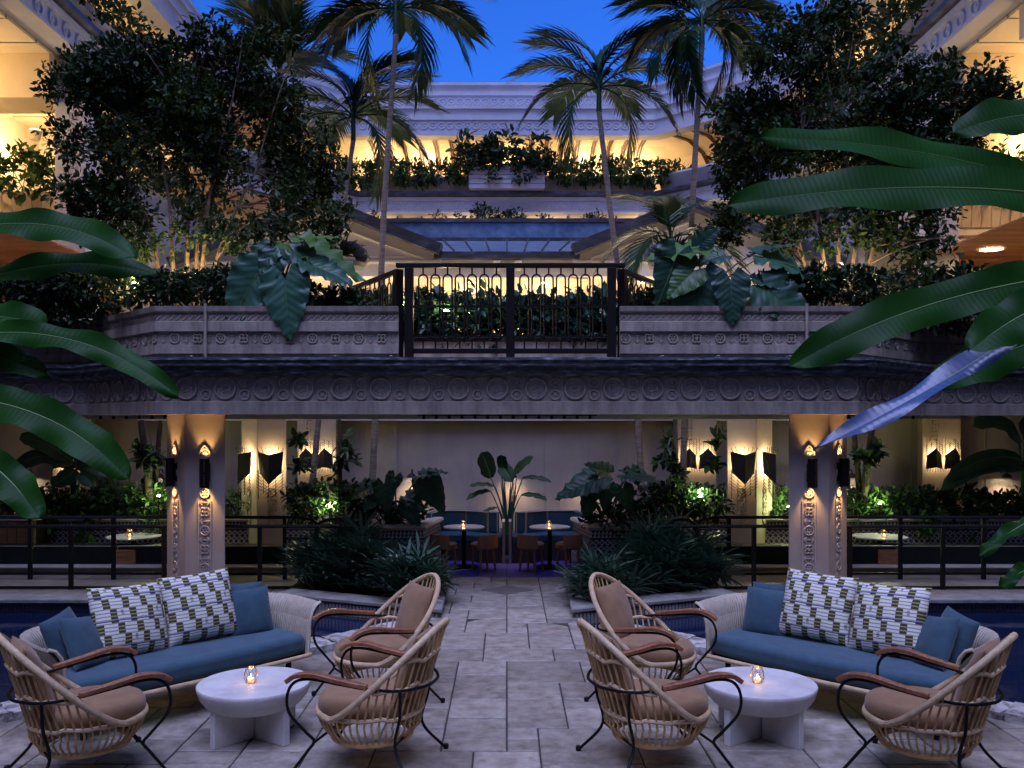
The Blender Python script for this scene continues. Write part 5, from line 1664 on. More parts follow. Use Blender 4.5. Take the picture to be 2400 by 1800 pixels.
RT = blobs_px([(1900, 120, 13.0, 120, 90, .6), (1800, 230, 13.2, 130, 100, .6), (1980, 240, 12.9, 150, 120, .7), (2130, 220, 12.7, 120, 90, .6), (2260, 230, 12.6, 110, 80, .5), (1760, 340, 13.3, 100, 90, .5), (1900, 360, 13.0, 130, 90, .6),
               (2060, 370, 12.8, 130, 90, .6), (2200, 380, 12.6, 110, 90, .5), (1720, 440, 13.3, 70, 70, .4), (1700, 520, 13.2, 60, 50, .35), (1840, 480, 13.0, 80, 40, .5), (2050, 490, 12.8, 90, 40, .5), (2150, 480, 12.7, 90, 60, .4), (2320, 200, 12.5, 90, 60, .4), (1860, 60, 13.1, 60, 40, .4), (2100, 550, 12.7, 70, 30, .35), (1700, 260, 13.3, 40, 40, .3), (1960, 40, 13.1, 60, 40, .4), (1850, 560, 12.6, 60, 35, .25), (1960, 545, 12.6, 60, 40, .25), (2180, 580, 12.5, 70, 35, .25)])
bR = WP(1965, 630, 12.6)
tree('dense small leaved tree with lit stems on the right bridge planter', (bR.x, 12.6, 3.66), RT, 4300,
     [(-0.12, 0, WP(1880, 330, 12.9)), (0.0, 0, WP(1960, 300, 12.9)), (0.12, 0.05, WP(2050, 350, 12.9)), (0.2, -0.05, WP(2120, 420, 12.8)), (-0.28, 0.05, WP(1800, 430, 13.0))])

# ---------------------------------------------------------------- palms
def frond_mesh(L, droop, seed, nl=46, ll=0.58, wid=0.019):
    r = random.Random(seed)
    n = 14
    pts = bez((0, 0, 0), (L * 0.45, 0, L * (0.30 - droop * 0.1)), (L * (0.95 - 0.25 * droop), 0, -L * (droop * 0.75 - 0.12)), n)
    V, T = [], []
    def quad(a, b, c, d):
        k = len(V)
        V.extend([tuple(a), tuple(b), tuple(c), tuple(d)])
        T.extend([(k, k + 1, k + 2), (k, k + 2, k + 3)])
    for i in range(n - 1):
        wv = 0.016 * (1 - i / n) + 0.004
        quad(pts[i] + Vector((0, wv, 0)), pts[i] - Vector((0, wv, 0)), pts[i + 1] - Vector((0, wv * .9, 0)), pts[i + 1] + Vector((0, wv * .9, 0)))
        quad(pts[i] + Vector((0, 0, wv)), pts[i] - Vector((0, 0, wv)), pts[i + 1] - Vector((0, 0, wv * .9)), pts[i + 1] + Vector((0, 0, wv * .9)))
    for k in range(nl):
        f = 0.16 + 0.84 * k / (nl - 1)
        u = f * (n - 1)
        i = min(int(u), n - 2)
        p = pts[i].lerp(pts[i + 1], u - i)
        tg = (pts[i + 1] - pts[i]).normalized()
        upv = tg.cross(Vector((0, 1, 0))).normalized()
        if upv.z < 0: upv = -upv
        le = ll * (0.45 + 0.75 * math.sin(PI * (0.12 + 0.80 * f))) * r.uniform(0.88, 1.08)
        for sd in (-1, 1):
            if r.random() < 0.03: continue
            d = (tg * (0.55 + 0.5 * f) + Vector((0, sd, 0)) * (1.0 - 0.35 * f) + upv * 0.25).normalized()
            wv = upv.cross(d).normalized() * 0 + (tg - d * tg.dot(d)).normalized() * wid
            sag = Vector((0, 0, -1))
            q1, q2 = p + d * le * 0.5 + sag * le * 0.06, p + d * le + sag * le * (0.22 + 0.2 * r.random())
            quad(p + wv * .5, p - wv * .5, q1 - wv, q1 + wv)
            kk = len(V)
            V.extend([tuple(q1 + wv), tuple(q1 - wv), tuple(q2)])
            T.append((kk, kk + 1, kk + 2))
    return np_mesh('frond', np.array(V), np.array(T))
FR = [frond_mesh(1.75, 0.35, 1), frond_mesh(1.75, 0.75, 2), frond_mesh(1.6, 1.05, 3), frond_mesh(1.85, 0.55, 4)]
for f in FR: f.materials.append(leaf_palm)
def palm(label, base, crown, fr, r0=0.060, r1=0.045, sc_=1.0, name='palm_tree', ringed=True):
    t = thing(name, label, 'palm', base, 0, 'courtyard palms')
    e = Vector(crown) - Vector(base)
    n = 26
    pts = spline([(0, 0, 0), (e.x * 0.2 + 0.03, e.y * 0.3, e.z * 0.33), (e.x * 0.6 - 0.02, e.y * 0.6, e.z * 0.66), tuple(e)], n)
    rr = [(r0 + (r1 - r0) * i / n) * (1.06 if i % 2 else 0.96) for i in range(n)]
    MB().tube(pts, rr, 10).build('trunk', bark, t, smooth=True)
    MB().tube([e, e + Vector((0, 0, 0.35 * sc_)), e + Vector((0, 0, 0.6 * sc_))], [r1 * 1.15, r1 * 1.0, r1 * 0.4], 8).build('crownshaft', leaf_palm, t, smooth=True)
    for (az, el, v) in fr:
        o = link('frond', FR[v], leaf_palm, t)
        o.location = e + Vector((0, 0, 0.45 * sc_))
        o.rotation_euler = (0, R(-el), R(az))
        o.scale = (sc_,) * 3
    return t
# (azimuth from +X, lift, variant)
crownA = [(0, 20, 0), (8, -5, 0), (-12, -28, 0), (180, 20, 0), (172, -8, 0), (192, -30, 0), (15, 45, 3), (165, 45, 3), (60, 55, 3), (120, 60, 3), (90, 20, 0), (205, -48, 1), (-24, -46, 1), (35, 5, 0), (145, 0, 0)]
crownB = [(0, 15, 0), (-10, -20, 0), (12, 42, 0), (180, 18, 0), (190, -15, 0), (168, 45, 0), (25, 68, 3), (155, 66, 3), (90, 30, 0), (60, 10, 0), (120, 8, 0), (200, -40, 1), (-20, -42, 1), (-5, 60, 3)]
palm('tall palm with drooping crown against the sky, left of the far facade', WP(868, 1240, 15.2), WP(928, 80, 15.6), crownA, sc_=1.02)
palm('shorter palm with upright fronds beside the left tree', WP(722, 1240, 15.0), WP(828, 330, 16.4), crownB, 0.055, 0.042, 1.0)
palm('palm with a rounded crown against the sky, right of the far facade', WP(1508, 1240, 15.2), WP(1404, 262, 16.0), crownB, sc_=0.98)
palm('tall palm with dark hanging fronds beside the right tree', WP(1596, 1240, 15.2), WP(1645, 105, 15.4), [(a + 6, e - 10, v) for a, e, v in crownA] + [(195, -45, 1), (182, -20, 0), (-15, -45, 1)], sc_=0.92)
palm('small palm with few fronds in the upper garden right of the gate', WP(1560, 740, 14.6), WP(1572, 610, 14.6), [(180, 10, 1), (150, 50, 0), (30, 45, 0), (0, 10, 1), (215, -10, 1), (-30, -5, 1), (90, 65, 3), (250, 30, 0)], 0.05, 0.045, 0.78, 'young_palm')
palm('upright palm crown rising behind the left tree at the sky edge', WP(630, 700, 17.5), WP(655, 240, 17.5), [(0, 55, 0), (180, 60, 0), (90, 75, 3), (270, 70, 3), (30, 35, 0), (150, 40, 0), (200, 25, 1), (-20, 20, 1), (240, 50, 0), (300, 55, 0)], 0.07, 0.05, 1.05)

# ---------------------------------------------------------------- philodendrons: every big leaf a part
def heart_mesh(seed, wavy=0.05, lobes=0.28, fold=0.18, droop=0.12):
    r = random.Random(seed)
    n, m = 17, 5
    ts = [-lobes + (1 + lobes) * (i / (n - 1)) for i in range(n)]
    V, T = [], []
    for half in (-1, 1):
        b = len(V)
        for i, t in enumerate(ts):
            if t < 0:
                q = -t / lobes
                wi = 0.10 * q + 0.07 * q * q
                wo = 0.40 * math.sqrt(max(0, 1 - (q * 0.97) ** 2.2)) * 0.98 + wi * 0.55
            else:
                wi = 0.0
                wo = 0.41 * (max(0.0, 1 - t ** 1.5)) ** 0.92 + 0.004
            for j in range(m):
                f = j / (m - 1)
                y = wi + (wo - wi) * f
                wv = wavy * math.sin(t * 24 + half * 1.2 + seed) * f * f * (1 - max(t, 0) * .6) + 0.02 * math.sin(t * 46) * f
                z = fold * y + wv - droop * max(t, 0) ** 2 - 0.10 * f * f * y
                V.append((t + 0.10 * f * (0.5 - t) * 0.5 + 0.035 * math.sin(t * 24 + seed) * f ** 3, half * y, z))
        for i in range(n - 1):
            for j in range(m - 1):
                a = b + i * m + j
                qd = (a, a + m, a + m + 1, a + 1) if half > 0 else (a, a + 1, a + m + 1, a + m)
                T += [(qd[0], qd[1], qd[2]), (qd[0], qd[2], qd[3])]
    me = np_mesh('leaf', np.array(V), np.array(T))
    me.polygons.foreach_set('use_smooth', np.ones(len(me.polygons), dtype=bool))
    return me
HM = [heart_mesh(k, 0.045 + 0.01 * k, 0.26 + 0.02 * (k % 3), 0.15 + 0.05 * (k % 2), 0.1 + 0.06 * (k % 3)) for k in range(4)]
for h in HM: h.materials.append(leaf_vein)
HMB = [h.copy() for h in HM]
for h in HMB:
    h.materials.clear()
    h.materials.append(leaf_vein_b)
def leaf_frame(b, tip, nrm):
    d = (tip - b)
    L = d.length
    d.normalize()
    nrm = Vector(nrm)
    y = nrm.cross(d).normalized()
    z = d.cross(y)
    return Matrix(((d.x * L, y.x * L, z.x * L, b.x), (d.y * L, y.y * L, z.y * L, b.y), (d.z * L, y.z * L, z.z * L, b.z), (0, 0, 0, 1)))
def philodendron(label, root, leaves, group, wscale=1.0):
    t = thing('philodendron', label, 'plant', root, 0, group)
    root = Vector(root)
    stm = []
    for k, (b, tip, nrm, bright) in enumerate(leaves):
        b, tip = Vector(b) - root, Vector(tip) - root
        M = leaf_frame(b, tip, nrm)
        M = M @ Matrix.Diagonal((1, wscale, 1, 1))
        me = (HMB if bright else HM)[k % 4]
        o = link('leaf', me, None, t)
        o.matrix_local = M
        mid = b * 0.5 + Vector((0, 0, 0.15 + 0.1 * random.random()))
        pts = bez((random.uniform(-.05, .05), random.uniform(-.05, .05), 0), mid, b, 7)
        MB().tube(pts, [0.014, 0.013, 0.012, 0.011, 0.010, 0.009, 0.008], 5).build('stem', leaf_philo, t)
        # pale midrib
        MB().tube([(0, 0, 0.004), (0.5, 0, 0.004 - 0.03), (0.92, 0, -0.11)], [0.011, 0.008, 0.003], 4).build('midrib', midrib, o)
    return t
def lv(bp, tp, Y, n=(0, -1, 0.45), br=0, dy=0.0):
    return (WP(bp[0], bp[1], Y), WP(tp[0], tp[1], Y + dy - 0.12), n, br)
philodendron('big leaved philodendron hanging over the bridge planter left of the gate', WP(655, 715, 11.7), [
    lv((668, 655), (678, 800), 11.35), lv((605, 640), (528, 770), 11.4, (0.2, -1, .3)), lv((625, 592), (555, 668), 11.5, (-.1, -1, .6)), lv((645, 600), (600, 690), 11.45, (0, -1, .5)), lv((715, 562), (800, 548), 11.7, (0, -.35, 1), 1),
    lv((735, 622), (838, 662), 11.5, (0, -.6, 1)), lv((690, 590), (780, 640), 11.6, (.2, -.7, .8)), lv((700, 580), (860, 645), 11.9, (0, -.5, 1), 1), lv((705, 560), (665, 545), 11.8, (0, -.4, 1), 1), lv((625, 650), (660, 740), 11.55, (0.1, -1, .2))], 'bridge philodendrons')
philodendron('big leaved philodendron hanging over the bridge planter right of the gate', WP(1640, 715, 11.7), [
    lv((1712, 655), (1722, 765), 11.35, (0, -1, .35)), lv((1640, 655), (1648, 805), 11.5, (-.1, -1, .15)), lv((1585, 600), (1545, 715), 11.45, (.3, -1, .4)), lv((1640, 588), (1500, 598), 11.6, (0, -.5, 1), 1), lv((1625, 635), (1562, 700), 11.4, (.2, -1, .6), 1),
    lv((1800, 680), (1925, 775), 11.5, (0.1, -1, .4)), lv((1790, 602), (1940, 640), 11.8, (0, -.55, 1)), lv((1765, 655), (1830, 672), 11.6, (0, -.6, 1)), lv((1640, 575), (1690, 530), 11.6, (0.2, -1, .4)), lv((1780, 590), (1870, 560), 11.9, (0, -.3, 1)), lv((1600, 650), (1590, 730), 11.5, (.1, -1, .2)), lv((1690, 600), (1620, 620), 11.7, (-.1, -.8, .8))], 'bridge philodendrons')
philodendron('broad leaved philodendron in the tiled planter left of the booth', WP(925, 1215, 13.9), [
    lv((900, 1135), (908, 1205), 13.6, (0, -1, .6)), lv((868, 1140), (812, 1170), 13.7, (0, -.8, .8)), lv((925, 1118), (905, 1165), 13.7, (0, -1, .5)), lv((990, 1112), (1050, 1102), 13.7, (0, -.4, 1)), lv((1000, 1130), (1042, 1205), 13.6, (-.2, -1, .4)), lv((955, 1165), (1000, 1195), 13.6, (0, -.8, .8)),
    lv((985, 1120), (1030, 1150), 13.75, (0, -.9, .7)), lv((880, 1165), (850, 1200), 13.6, (0, -1, .5)), lv((955, 1190), (985, 1235), 13.5, (0, -1, .3))], 'planter philodendrons')
philodendron('broad leaved philodendron in the tiled planter right of the booth', WP(1430, 1215, 13.9), [
    lv((1400, 1122), (1295, 1165), 13.6, (0, -.7, 1)), lv((1425, 1108), (1372, 1082), 13.7, (0, -.9, .6)), lv((1470, 1112), (1552, 1118), 13.75, (0, -.5, 1), 0), lv((1390, 1145), (1362, 1200), 13.6, (0, -1, .5)), lv((1460, 1145), (1478, 1205), 13.7, (0, -1, .3)), lv((1425, 1140), (1412, 1195), 13.6, (0, -1, .5)),
    lv((1480, 1100), (1500, 1140), 13.8, (0, -1, .4)), lv((1385, 1180), (1365, 1215), 13.5, (0, -1, .4))], 'planter philodendrons')

# ---------------------------------------------------------------- bird of paradise behind the centre booth
def paddle(parent, pts, w_, roll, m=leaf_ban, wav=0.0, tears=0, name='leaf', fold=0.5, seed=0, taper=1.0):
    """long blade along a curve, with midrib and a gentle V fold"""
    r = random.Random(seed)
    n = len(pts)
    mb = MB()
    mb.uv = []
    m_ = 6
    L = sum((pts[i + 1] - pts[i]).length for i in range(n - 1))
    for half in (-1, 1):
        b = len(mb.v)
        for i, p in enumerate(pts):
            t = i / (n - 1)
            d = (pts[min(i + 1, n - 1)] - pts[max(i - 1, 0)]).normalized()
            sd = d.cross(Vector(roll)).normalized()
            up = sd.cross(d).normalized()
            hw = w_ * min(1.0, (t + 0.03) / 0.22) ** 0.6 * (1.0 if t < 0.62 else math.sqrt(max(0.0006, 1 - ((t - 0.62) / 0.38) ** 2.3))) * (1 + 0.05 * math.sin(t * 13 + seed * 2 + half) + 0.03 * math.sin(t * 29 + seed))
            for j in range(m_):
                f = j / (m_ - 1)
                q = p + sd * half * hw * f * (1 - 0.12 * f * fold) + up * (hw * f * fold * (0.6 - 0.35 * f) + wav * math.sin(t * 19 + half + seed) * f * f)
                mb.v.append(tuple(q))
                mb.uv.append((t * L, f * hw))
        slit = {r.randrange(n // 4, n - 4): r.randrange(1, 4) for _ in range(tears)}      # wind tears in from the margin
        for i in range(n - 1):
            for j in range(m_ - 1):
                if i in slit and j >= slit[i]: continue
                a = b + i * m_ + j
                mb.f.append((a, a + m_, a + m_ + 1, a + 1))
    o = mb.build(name, m, parent, smooth=True)
    MB().tube([p - Vector(roll).normalized() * 0.002 for p in pts], [0.010 * (1 - 0.85 * i / n) * max(0.6, w_ / 0.12) for i in range(n)], 5).build('midrib', midrib, o)
    return o
bop = thing('bird_of_paradise', 'tall bird of paradise plant behind the booth, lit from behind', 'plant', (0.02, 15.4, 0.3))
rt = Vector((0.02, 15.4, 0.3))
for k, (mx, my, tx, ty, w_, roll) in enumerate(((1150, 1120, 1128, 1060, 0.16, (.3, -1, .2)), (1172, 1090, 1200, 1130, 0.13, (0, -1, .3)), (1205, 1110, 1250, 1072, 0.09, (0, -.8, .7)), (1225, 1120, 1292, 1130, 0.075, (0, -.5, 1)), (1222, 1160, 1282, 1172, 0.075, (0, -.6, 1)),
                                              (1148, 1150, 1092, 1172, 0.07, (0, -.6, 1)), (1165, 1190, 1124, 1210, 0.05, (0, -.5, 1)), (1180, 1110, 1175, 1066, 0.10, (-.3, -1, 0)), (1160, 1140, 1100, 1140, 0.07, (0, -.5, 1)))):
    M0, T0 = WP(mx, my, 15.35) - rt, WP(tx, ty, 15.2) - rt
    MB().tube(bez((random.uniform(-.05, .05), 0, 0.1), M0 * 0.6 + Vector((0, 0, 0.15)), M0, 9), [0.02, 0.018, 0.016, 0.014, 0.012, 0.011, 0.010, 0.009, 0.008], 6).build('stem', leaf_philo, bop)
    paddle(bop, bez(M0, M0.lerp(T0, .5) + Vector((0, 0, 0.07)), T0, 9), w_, roll, leaf_dark, 0.012, seed=k)
for k in range(9):
    e = Vector((random.uniform(-.15, .15), random.uniform(-.1, .1), random.uniform(0.8, 1.15)))
    MB().tube(bez((random.uniform(-.08, .08), 0, 0), e * 0.5, e, 5), [0.02, 0.018, 0.014, 0.010, 0.005], 6).build('stem', leaf_philo, bop)
struct('booth_planter_soil', 'soil strip behind the centre booth', MB().box(-1.1, 1.1, 15.32, 16.2, -0.02, 0.35), soil)

# ---------------------------------------------------------------- spiky lady palms either side of the aisle
def spiky(label, cx, cy, rx, ry, h, nf, group):
    t = thing('lady_palm', label, 'shrub', (cx, cy, 0.05), 0, group)
    P, D, Nn, S = [], [], [], []
    mb = MB()
    for k in range(nf):
        a, q = random.uniform(0, 2 * PI), math.sqrt(random.random())
        x, y = rx * q * math.cos(a), ry * q * math.sin(a)
        zt = h * (1.0 - 0.55 * q * q) * random.uniform(0.35, 1.0)
        c = np.array([x * 1.12, y * 1.12, zt])
        out = np.array([x / rx, y / ry, 0.0]) * 0.8 + np.array([random.uniform(-.4, .4), random.uniform(-.6, .2), 0.45])
        out /= np.linalg.norm(out)
        mb.tube([(x * 0.6, y * 0.6, 0), tuple(c)], 0.006, 4)
        s1 = np.cross(out, [0.3, 0.2, 1.0])
        s1 /= np.linalg.norm(s1)
        s2 = np.cross(s1, out)
        nb = random.randint(8, 11)
        for b in range(nb):
            th = R(-125) + R(250) * b / (nb - 1)
            d = out * math.cos(th) + s1 * math.sin(th) + s2 * random.uniform(-.12, .12)
            P.append(c)
            D.append(d)
            Nn.append(s2 + np.array([0, 0, 0.3]))
            S.append(random.uniform(0.26, 0.44))
    link('foliage', scatter('foliage', np.array(P), np.array(D), np.array(Nn), np.array(S), STRAP), leaf_spiky, t)
    mb.build('canes', bark_dark, t)
for s, side in ((-1, 'left'), (1, 'right')):
    spiky(f'spiky lady palm at the aisle corner of the {side} bed', s * 1.25, 11.15, 0.42, 0.5, 0.54, 60, 'lady palms along the aisle')
    spiky(f'spiky lady palm in the middle of the {side} bed', s * 1.95, 11.75, 0.48, 0.5, 0.76, 85, 'lady palms along the aisle')
    spiky(f'tall spiky lady palm at the back of the {side} bed by the tiles', s * 2.25, 12.5, 0.5, 0.5, 0.86, 80, 'lady palms along the aisle')
    spiky(f'spiky lady palm by the railing end of the {side} bed', s * 2.5, 12.0, 0.4, 0.45, 0.74, 65, 'lady palms along the aisle')

# ---------------------------------------------------------------- hedges and shrubs
def row_blobs(pxs, py, Y, rx, ry, rd):
    return blobs_px([(px, py + random.uniform(-8, 8), Y, rx * random.uniform(.8, 1.2), ry * random.uniform(.8, 1.2), rd) for px in pxs])
for s, side in ((-1, 'left'), (1, 'right')):
    mx = (lambda p: p) if s < 0 else (lambda p: 2 * CX - p)
    # tiled planter undergrowth
    shrub(f'leafy undergrowth spilling over the tiled planter near the {side} of the booth', row_blobs([mx(p) for p in (720, 780, 840)], 1175, 13.95, 50, 32, .35) + row_blobs([mx(p) for p in (890, 950)], 1215, 13.75, 45, 24, .25), 420, 0.10, leaf_dark, group='planter undergrowth')
    shrub(f'bushy dark shrub in the tiled planter beyond the {side} front column', row_blobs([mx(p) for p in (560, 610, 660)], 1185, 15.2, 50, 35, .4), 330, 0.09, leaf_shrub, group='planter shrubs')
    shrub(f'wide leafy shrub in the tiled planter, {side} of the front column', row_blobs([mx(p) for p in (390, 330, 270)], 1185, 15.2, 55, 38, .4), 420, 0.10, leaf_shrub, group='planter shrubs')
    shrub(f'leafy shrub trailing over the tiled planter at the far {side}', row_blobs([mx(p) for p in (200, 130, 60, 0)], 1190, 15.2, 60, 38, .4) + row_blobs([mx(p) for p in (350, 200, 110)], 1235, 14.75, 40, 22, .2), 520, 0.11, leaf_shrub, group='planter shrubs')
    # bridge planters
    shrub(f'dark trailing shrub over the angled corner of the {side} bridge planter', row_blobs([mx(p) for p in (230, 160, 90, 20)], 690, 12.6, 75, 45, .4) + row_blobs([mx(p) for p in (180, 110)], 735, 12.45, 50, 28, .2), 750, 0.10, leaf_dark, group='bridge planter shrubs')
    shrub(f'dark low shrub under the tree on the {side} bridge planter', row_blobs([mx(p) for p in (310, 390, 470, 540)], 672, 12.0, 55, 30, .35), 600, 0.085, leaf_dark, group='bridge planter shrubs')
    shrub(f'grassy dark plant beside the gate railing on the {side}', row_blobs([mx(p) for p in (750, 800, 850)], 712, 12.1, 36, 16, .3), 160, 0.10, leaf_dark, group='bridge planter shrubs')
    # far galleries
    shrub(f'hedge along the far top gallery, {side} of the box planter', row_blobs([mx(p) for p in (790, 850, 910, 970, 1030, 1080)], 403, 29.9, 42, 19, .35), 560, 0.16, leaf_shrub, per=6, group='gallery hedges')
    shrub(f'hedge on the {side} wing parapet, upper gallery', [(s * 8.5, 15 + k * 1.4, 10.95, 0.5, 0.8, 0.42) for k in range(8)], 620, 0.17, leaf_dark, per=6, group='gallery hedges')
    shrub(f'lit hedge on the {side} wing parapet, lower gallery', [(s * 8.5, 18.6 + k * 1.4, 8.1, 0.5, 0.8, 0.38) for k in range(6)], 420, 0.17, leaf_dark, per=6, group='gallery hedges')
    shrub(f'leafy plants on the boarded parapet of the {side} alcove', [(s * (9.2 + k * 0.75), 17.95, 7.35, 0.5, 0.35, 0.42) for k in range(7)], 420, 0.17, leaf_shrub, per=6, group='alcove plants')
    shrub(f'hanging vines from the top of the {side} wing', [(s * 8.15, 16.2 + k * 0.8, 12.9 - 0.2 * (k % 2), 0.25, 0.6, 0.7) for k in range(4)], 300, 0.16, leaf_dark, per=6, group='hanging vines')
shrub('tumbling vine over the boarded box planter on the far top parapet', row_blobs((1110, 1150, 1190, 1230, 1270), 376, 29.6, 34, 18, .3) + row_blobs((1140, 1230), 402, 29.5, 20, 14, .12), 420, 0.17, leaf_dark, per=6, name='vine', cat='vine')
shrub('spiky dark plants standing on top of the far box planter', row_blobs((1110, 1180, 1250), 345, 29.7, 30, 18, .2), 70, 0.3, leaf_dark, per=5)
for k, px in enumerate((768, 800, 882, 1020, 1075, 1275, 1380, 1400, 1530)):
    shrub(f'small clipped shrub silhouetted above the copper roof, {ORD[k]} from the left', blobs_px([(px, 513, 26.5, 8 + 3 * (k % 2), 10, .12)]), 22, 0.09, leaf_dark, per=6, group='shrubs above the copper roof')
shrub('larger leafy shrub silhouetted above the middle of the copper roof', blobs_px([(1140, 510, 26.5, 26, 13, .3), (1200, 512, 26.5, 34, 10, .3), (1130, 496, 26.5, 9, 13, .2)]), 110, 0.13, leaf_dark, per=6)
MB().box(-7.5, 7.5, 26.2, 27.0, 7.6, 8.2).build('roof_planter', copper, None)
tag(bpy.data.objects['roof_planter'], 'dark copper planter trough on the roof behind the lobby upstand', 'planter')
shrub('broad leaved plants behind the left half of the iron gate', row_blobs((850, 920, 990), 745, 12.9, 45, 30, .25) + row_blobs((1000, 1050, 1120), 742, 12.95, 40, 34, .25) + row_blobs((880, 940, 1000, 1060, 1120, 1160), 780, 12.85, 45, 20, .22), 760, 0.15, leaf_philo, per=5, group='plants behind the gate')
shrub('broad leaved plants behind the right half of the iron gate', row_blobs((1180, 1240, 1300), 748, 12.9, 45, 28, .25) + row_blobs((1340, 1400, 1460), 742, 12.95, 40, 34, .25) + row_blobs((1190, 1250, 1310, 1370, 1430, 1480), 780, 12.85, 45, 20, .22), 760, 0.15, leaf_philo, per=5, group='plants behind the gate')
gp_ = thing('gate_trough', 'low trough with dark rim under the plants behind the gate', 'planter', (0, 12.62, 3.1))
MB().box(-1.75, 1.75, -0.05, 0.7, 0.001, 0.36).build('trough', plaster_dirty, gp_, bevel=0.01)
MB().box(-1.78, 1.78, -0.09, 0.72, 0.361, 0.41).build('rim', bronze, gp_)

# trunks with epiphytes in the tiled planters
def epi_trunk(label, base, pts, r, clumps, m=bark_dark):
    t = thing('epiphyte_trunk', label, 'tree trunk', base, 0, 'trunks hung with epiphytes')
    base = Vector(base)
    pts = [Vector(p) - base for p in pts]
    MB().tube(spline(pts, 16), [r * (1.1 - 0.3 * i / 15) * random.uniform(.93, 1.07) for i in range(16)], 9).build('trunk', m, t, smooth=True)
    for k, (c, n, ls) in enumerate(clumps):
        c = np.array(Vector(c) - base)
        d = unit(rng.normal(size=(n, 3)) + np.array([0, -0.3, 0.15]))
        link('epiphyte', scatter('epiphyte', np.tile(c, (n, 1)) + rng.normal(scale=0.035, size=(n, 3)), d, rng.normal(scale=.4, size=(n, 3)) + np.array([0, -.2, 1]), ls * rng.uniform(.6, 1.1, n), STRAP if k % 2 else LEAF6), leaf_spiky if k % 2 else leaf_dark, t)
for s, side in ((-1, 'left'), (1, 'right')):
    mx = (lambda p: p) if s < 0 else (lambda p: 2 * CX - p)
    epi_trunk(f'forked dark trunk hung with epiphytes beyond the {side} front column', WP(mx(352), 1240, 15.0), [WP(mx(352), 1230, 15), WP(mx(349), 1150, 15), WP(mx(342), 1080, 15), WP(mx(330), 985, 15)], 0.065,
              [(WP(mx(345), 1075, 14.9), 34, .26), (WP(mx(365), 1060, 14.9), 26, .22), (WP(mx(325), 1055, 14.9), 22, .25), (WP(mx(348), 1110, 14.9), 26, .16)])
    epi_trunk(f'straight trunk beside the forked one beyond the {side} front column', WP(mx(362), 1240, 15.1), [WP(mx(362), 1230, 15.1), WP(mx(364), 1120, 15.1), WP(mx(370), 1060, 15.1), WP(mx(376), 985, 15.1)], 0.05, [(WP(mx(368), 1075, 15), 18, .2)])
    epi_trunk(f'dark pole-straight trunk in the {side} tiled planter', WP(mx(794), 1240, 14.6), [WP(mx(794), 1230, 14.6), WP(mx(795), 1100, 14.6), WP(mx(793), 975, 14.6)], 0.05, [(WP(mx(800), 1085, 14.5), 26, .22), (WP(mx(812), 1050, 14.5), 16, .26), (WP(mx(786), 1110, 14.5), 16, .18)])
    c_ = WP(mx(705), 1090, 14.9)
    o = thing('trunk_orchid', f'epiphytes clinging to the leaning palm trunks, {side} side', 'epiphyte', c_, 0, 'epiphytes on the palm trunks')
    for q, (dx, dz) in enumerate(((0, 0), (0.9 * -s * -1 * 0 + s * -0.9, 0.12), (s * -0.75, 0.35), (s * 0.05, 0.45))):
        n = 26
        link('epiphyte', scatter('epiphyte', np.tile([dx, -0.08, dz], (n, 1)) + rng.normal(scale=.05, size=(n, 3)), unit(rng.normal(size=(n, 3)) + np.array([0, -.3, .1])), rng.normal(scale=.4, size=(n, 3)) + np.array([0, 0, 1]), 0.22 * rng.uniform(.6, 1.1, n)), leaf_shrub, o)

# round dark agaves on the lobby wall planters
for s, side in ((-1, 'left'), (1, 'right')):
    c_ = WP(CX + s * 385, 600, 18.5)
    t = thing('stone_agave', f'dark rounded agave ornament in front of the {side} lobby gable', 'plant', c_, 0, 'rounded agaves')
    for k in range(9):
        a = R(10 + 20 * k)
        o = MB().dome(0, 0, 0.16, 0.13, 0.06, -0.10, 0, 12).build('pad', orn, t, smooth=True)
        o.location = (0.42 * math.cos(a), -0.04 * (k % 3), 0.32 * math.sin(a) - 0.1)
    n = 60
    d = unit(rng.normal(size=(n, 3)) * np.array([1, .6, .7]) + np.array([0, -.3, .6]))
    link('spines', scatter('spines', np.zeros((n, 3)) + np.array([0, -.1, 0]), d, rng.normal(size=(n, 3)), 0.5 * rng.uniform(.6, 1.2, n), STRAP), leaf_dark, t)
    MB().lathe([(0.25, -0.3), (0.45, -0.25), (0.5, -0.16), (0.3, -0.12)], 16).build('bowl', orn, t, smooth=True)
    MB().box(-0.08, 0.08, -0.0, 0.16, -2.4, -0.3).build('pedestal', plaster, t)

# ---------------------------------------------------------------- foreground banana leaves
def banana(label, root, leaves, group):
    t = thing('banana_plant', label, 'plant', root, 0, group)
    root = Vector(root)
    MB().tube(spline([(0, 0, 0), (0.02, 0.02, 0.9), (0.0, 0.0, 1.8)], 8), [0.09, 0.085, 0.08, 0.075, 0.07, 0.06, 0.05, 0.04], 10).build('stem', leaf_philo, t, smooth=True)
    for k, (a, c, e, w_, roll, fold, *mm) in enumerate(leaves):
        a, c, e = a - root, c - root, e - root
        pts = bez(a, c, e, 64)
        top = Vector((0, 0, min(1.75, max(0.6, a.z - 0.3))))
        MB().tube(bez(top, top.lerp(a, .5) + Vector((0, 0, .12)), a, 8), [0.02, 0.018, 0.017, 0.016, 0.015, 0.014, 0.013, 0.012], 6).build('petiole', leaf_philo, t)
        paddle(t, pts, w_, roll, mm[0] if mm else leaf_ban, 0.018, fold=fold, seed=k)
    return t
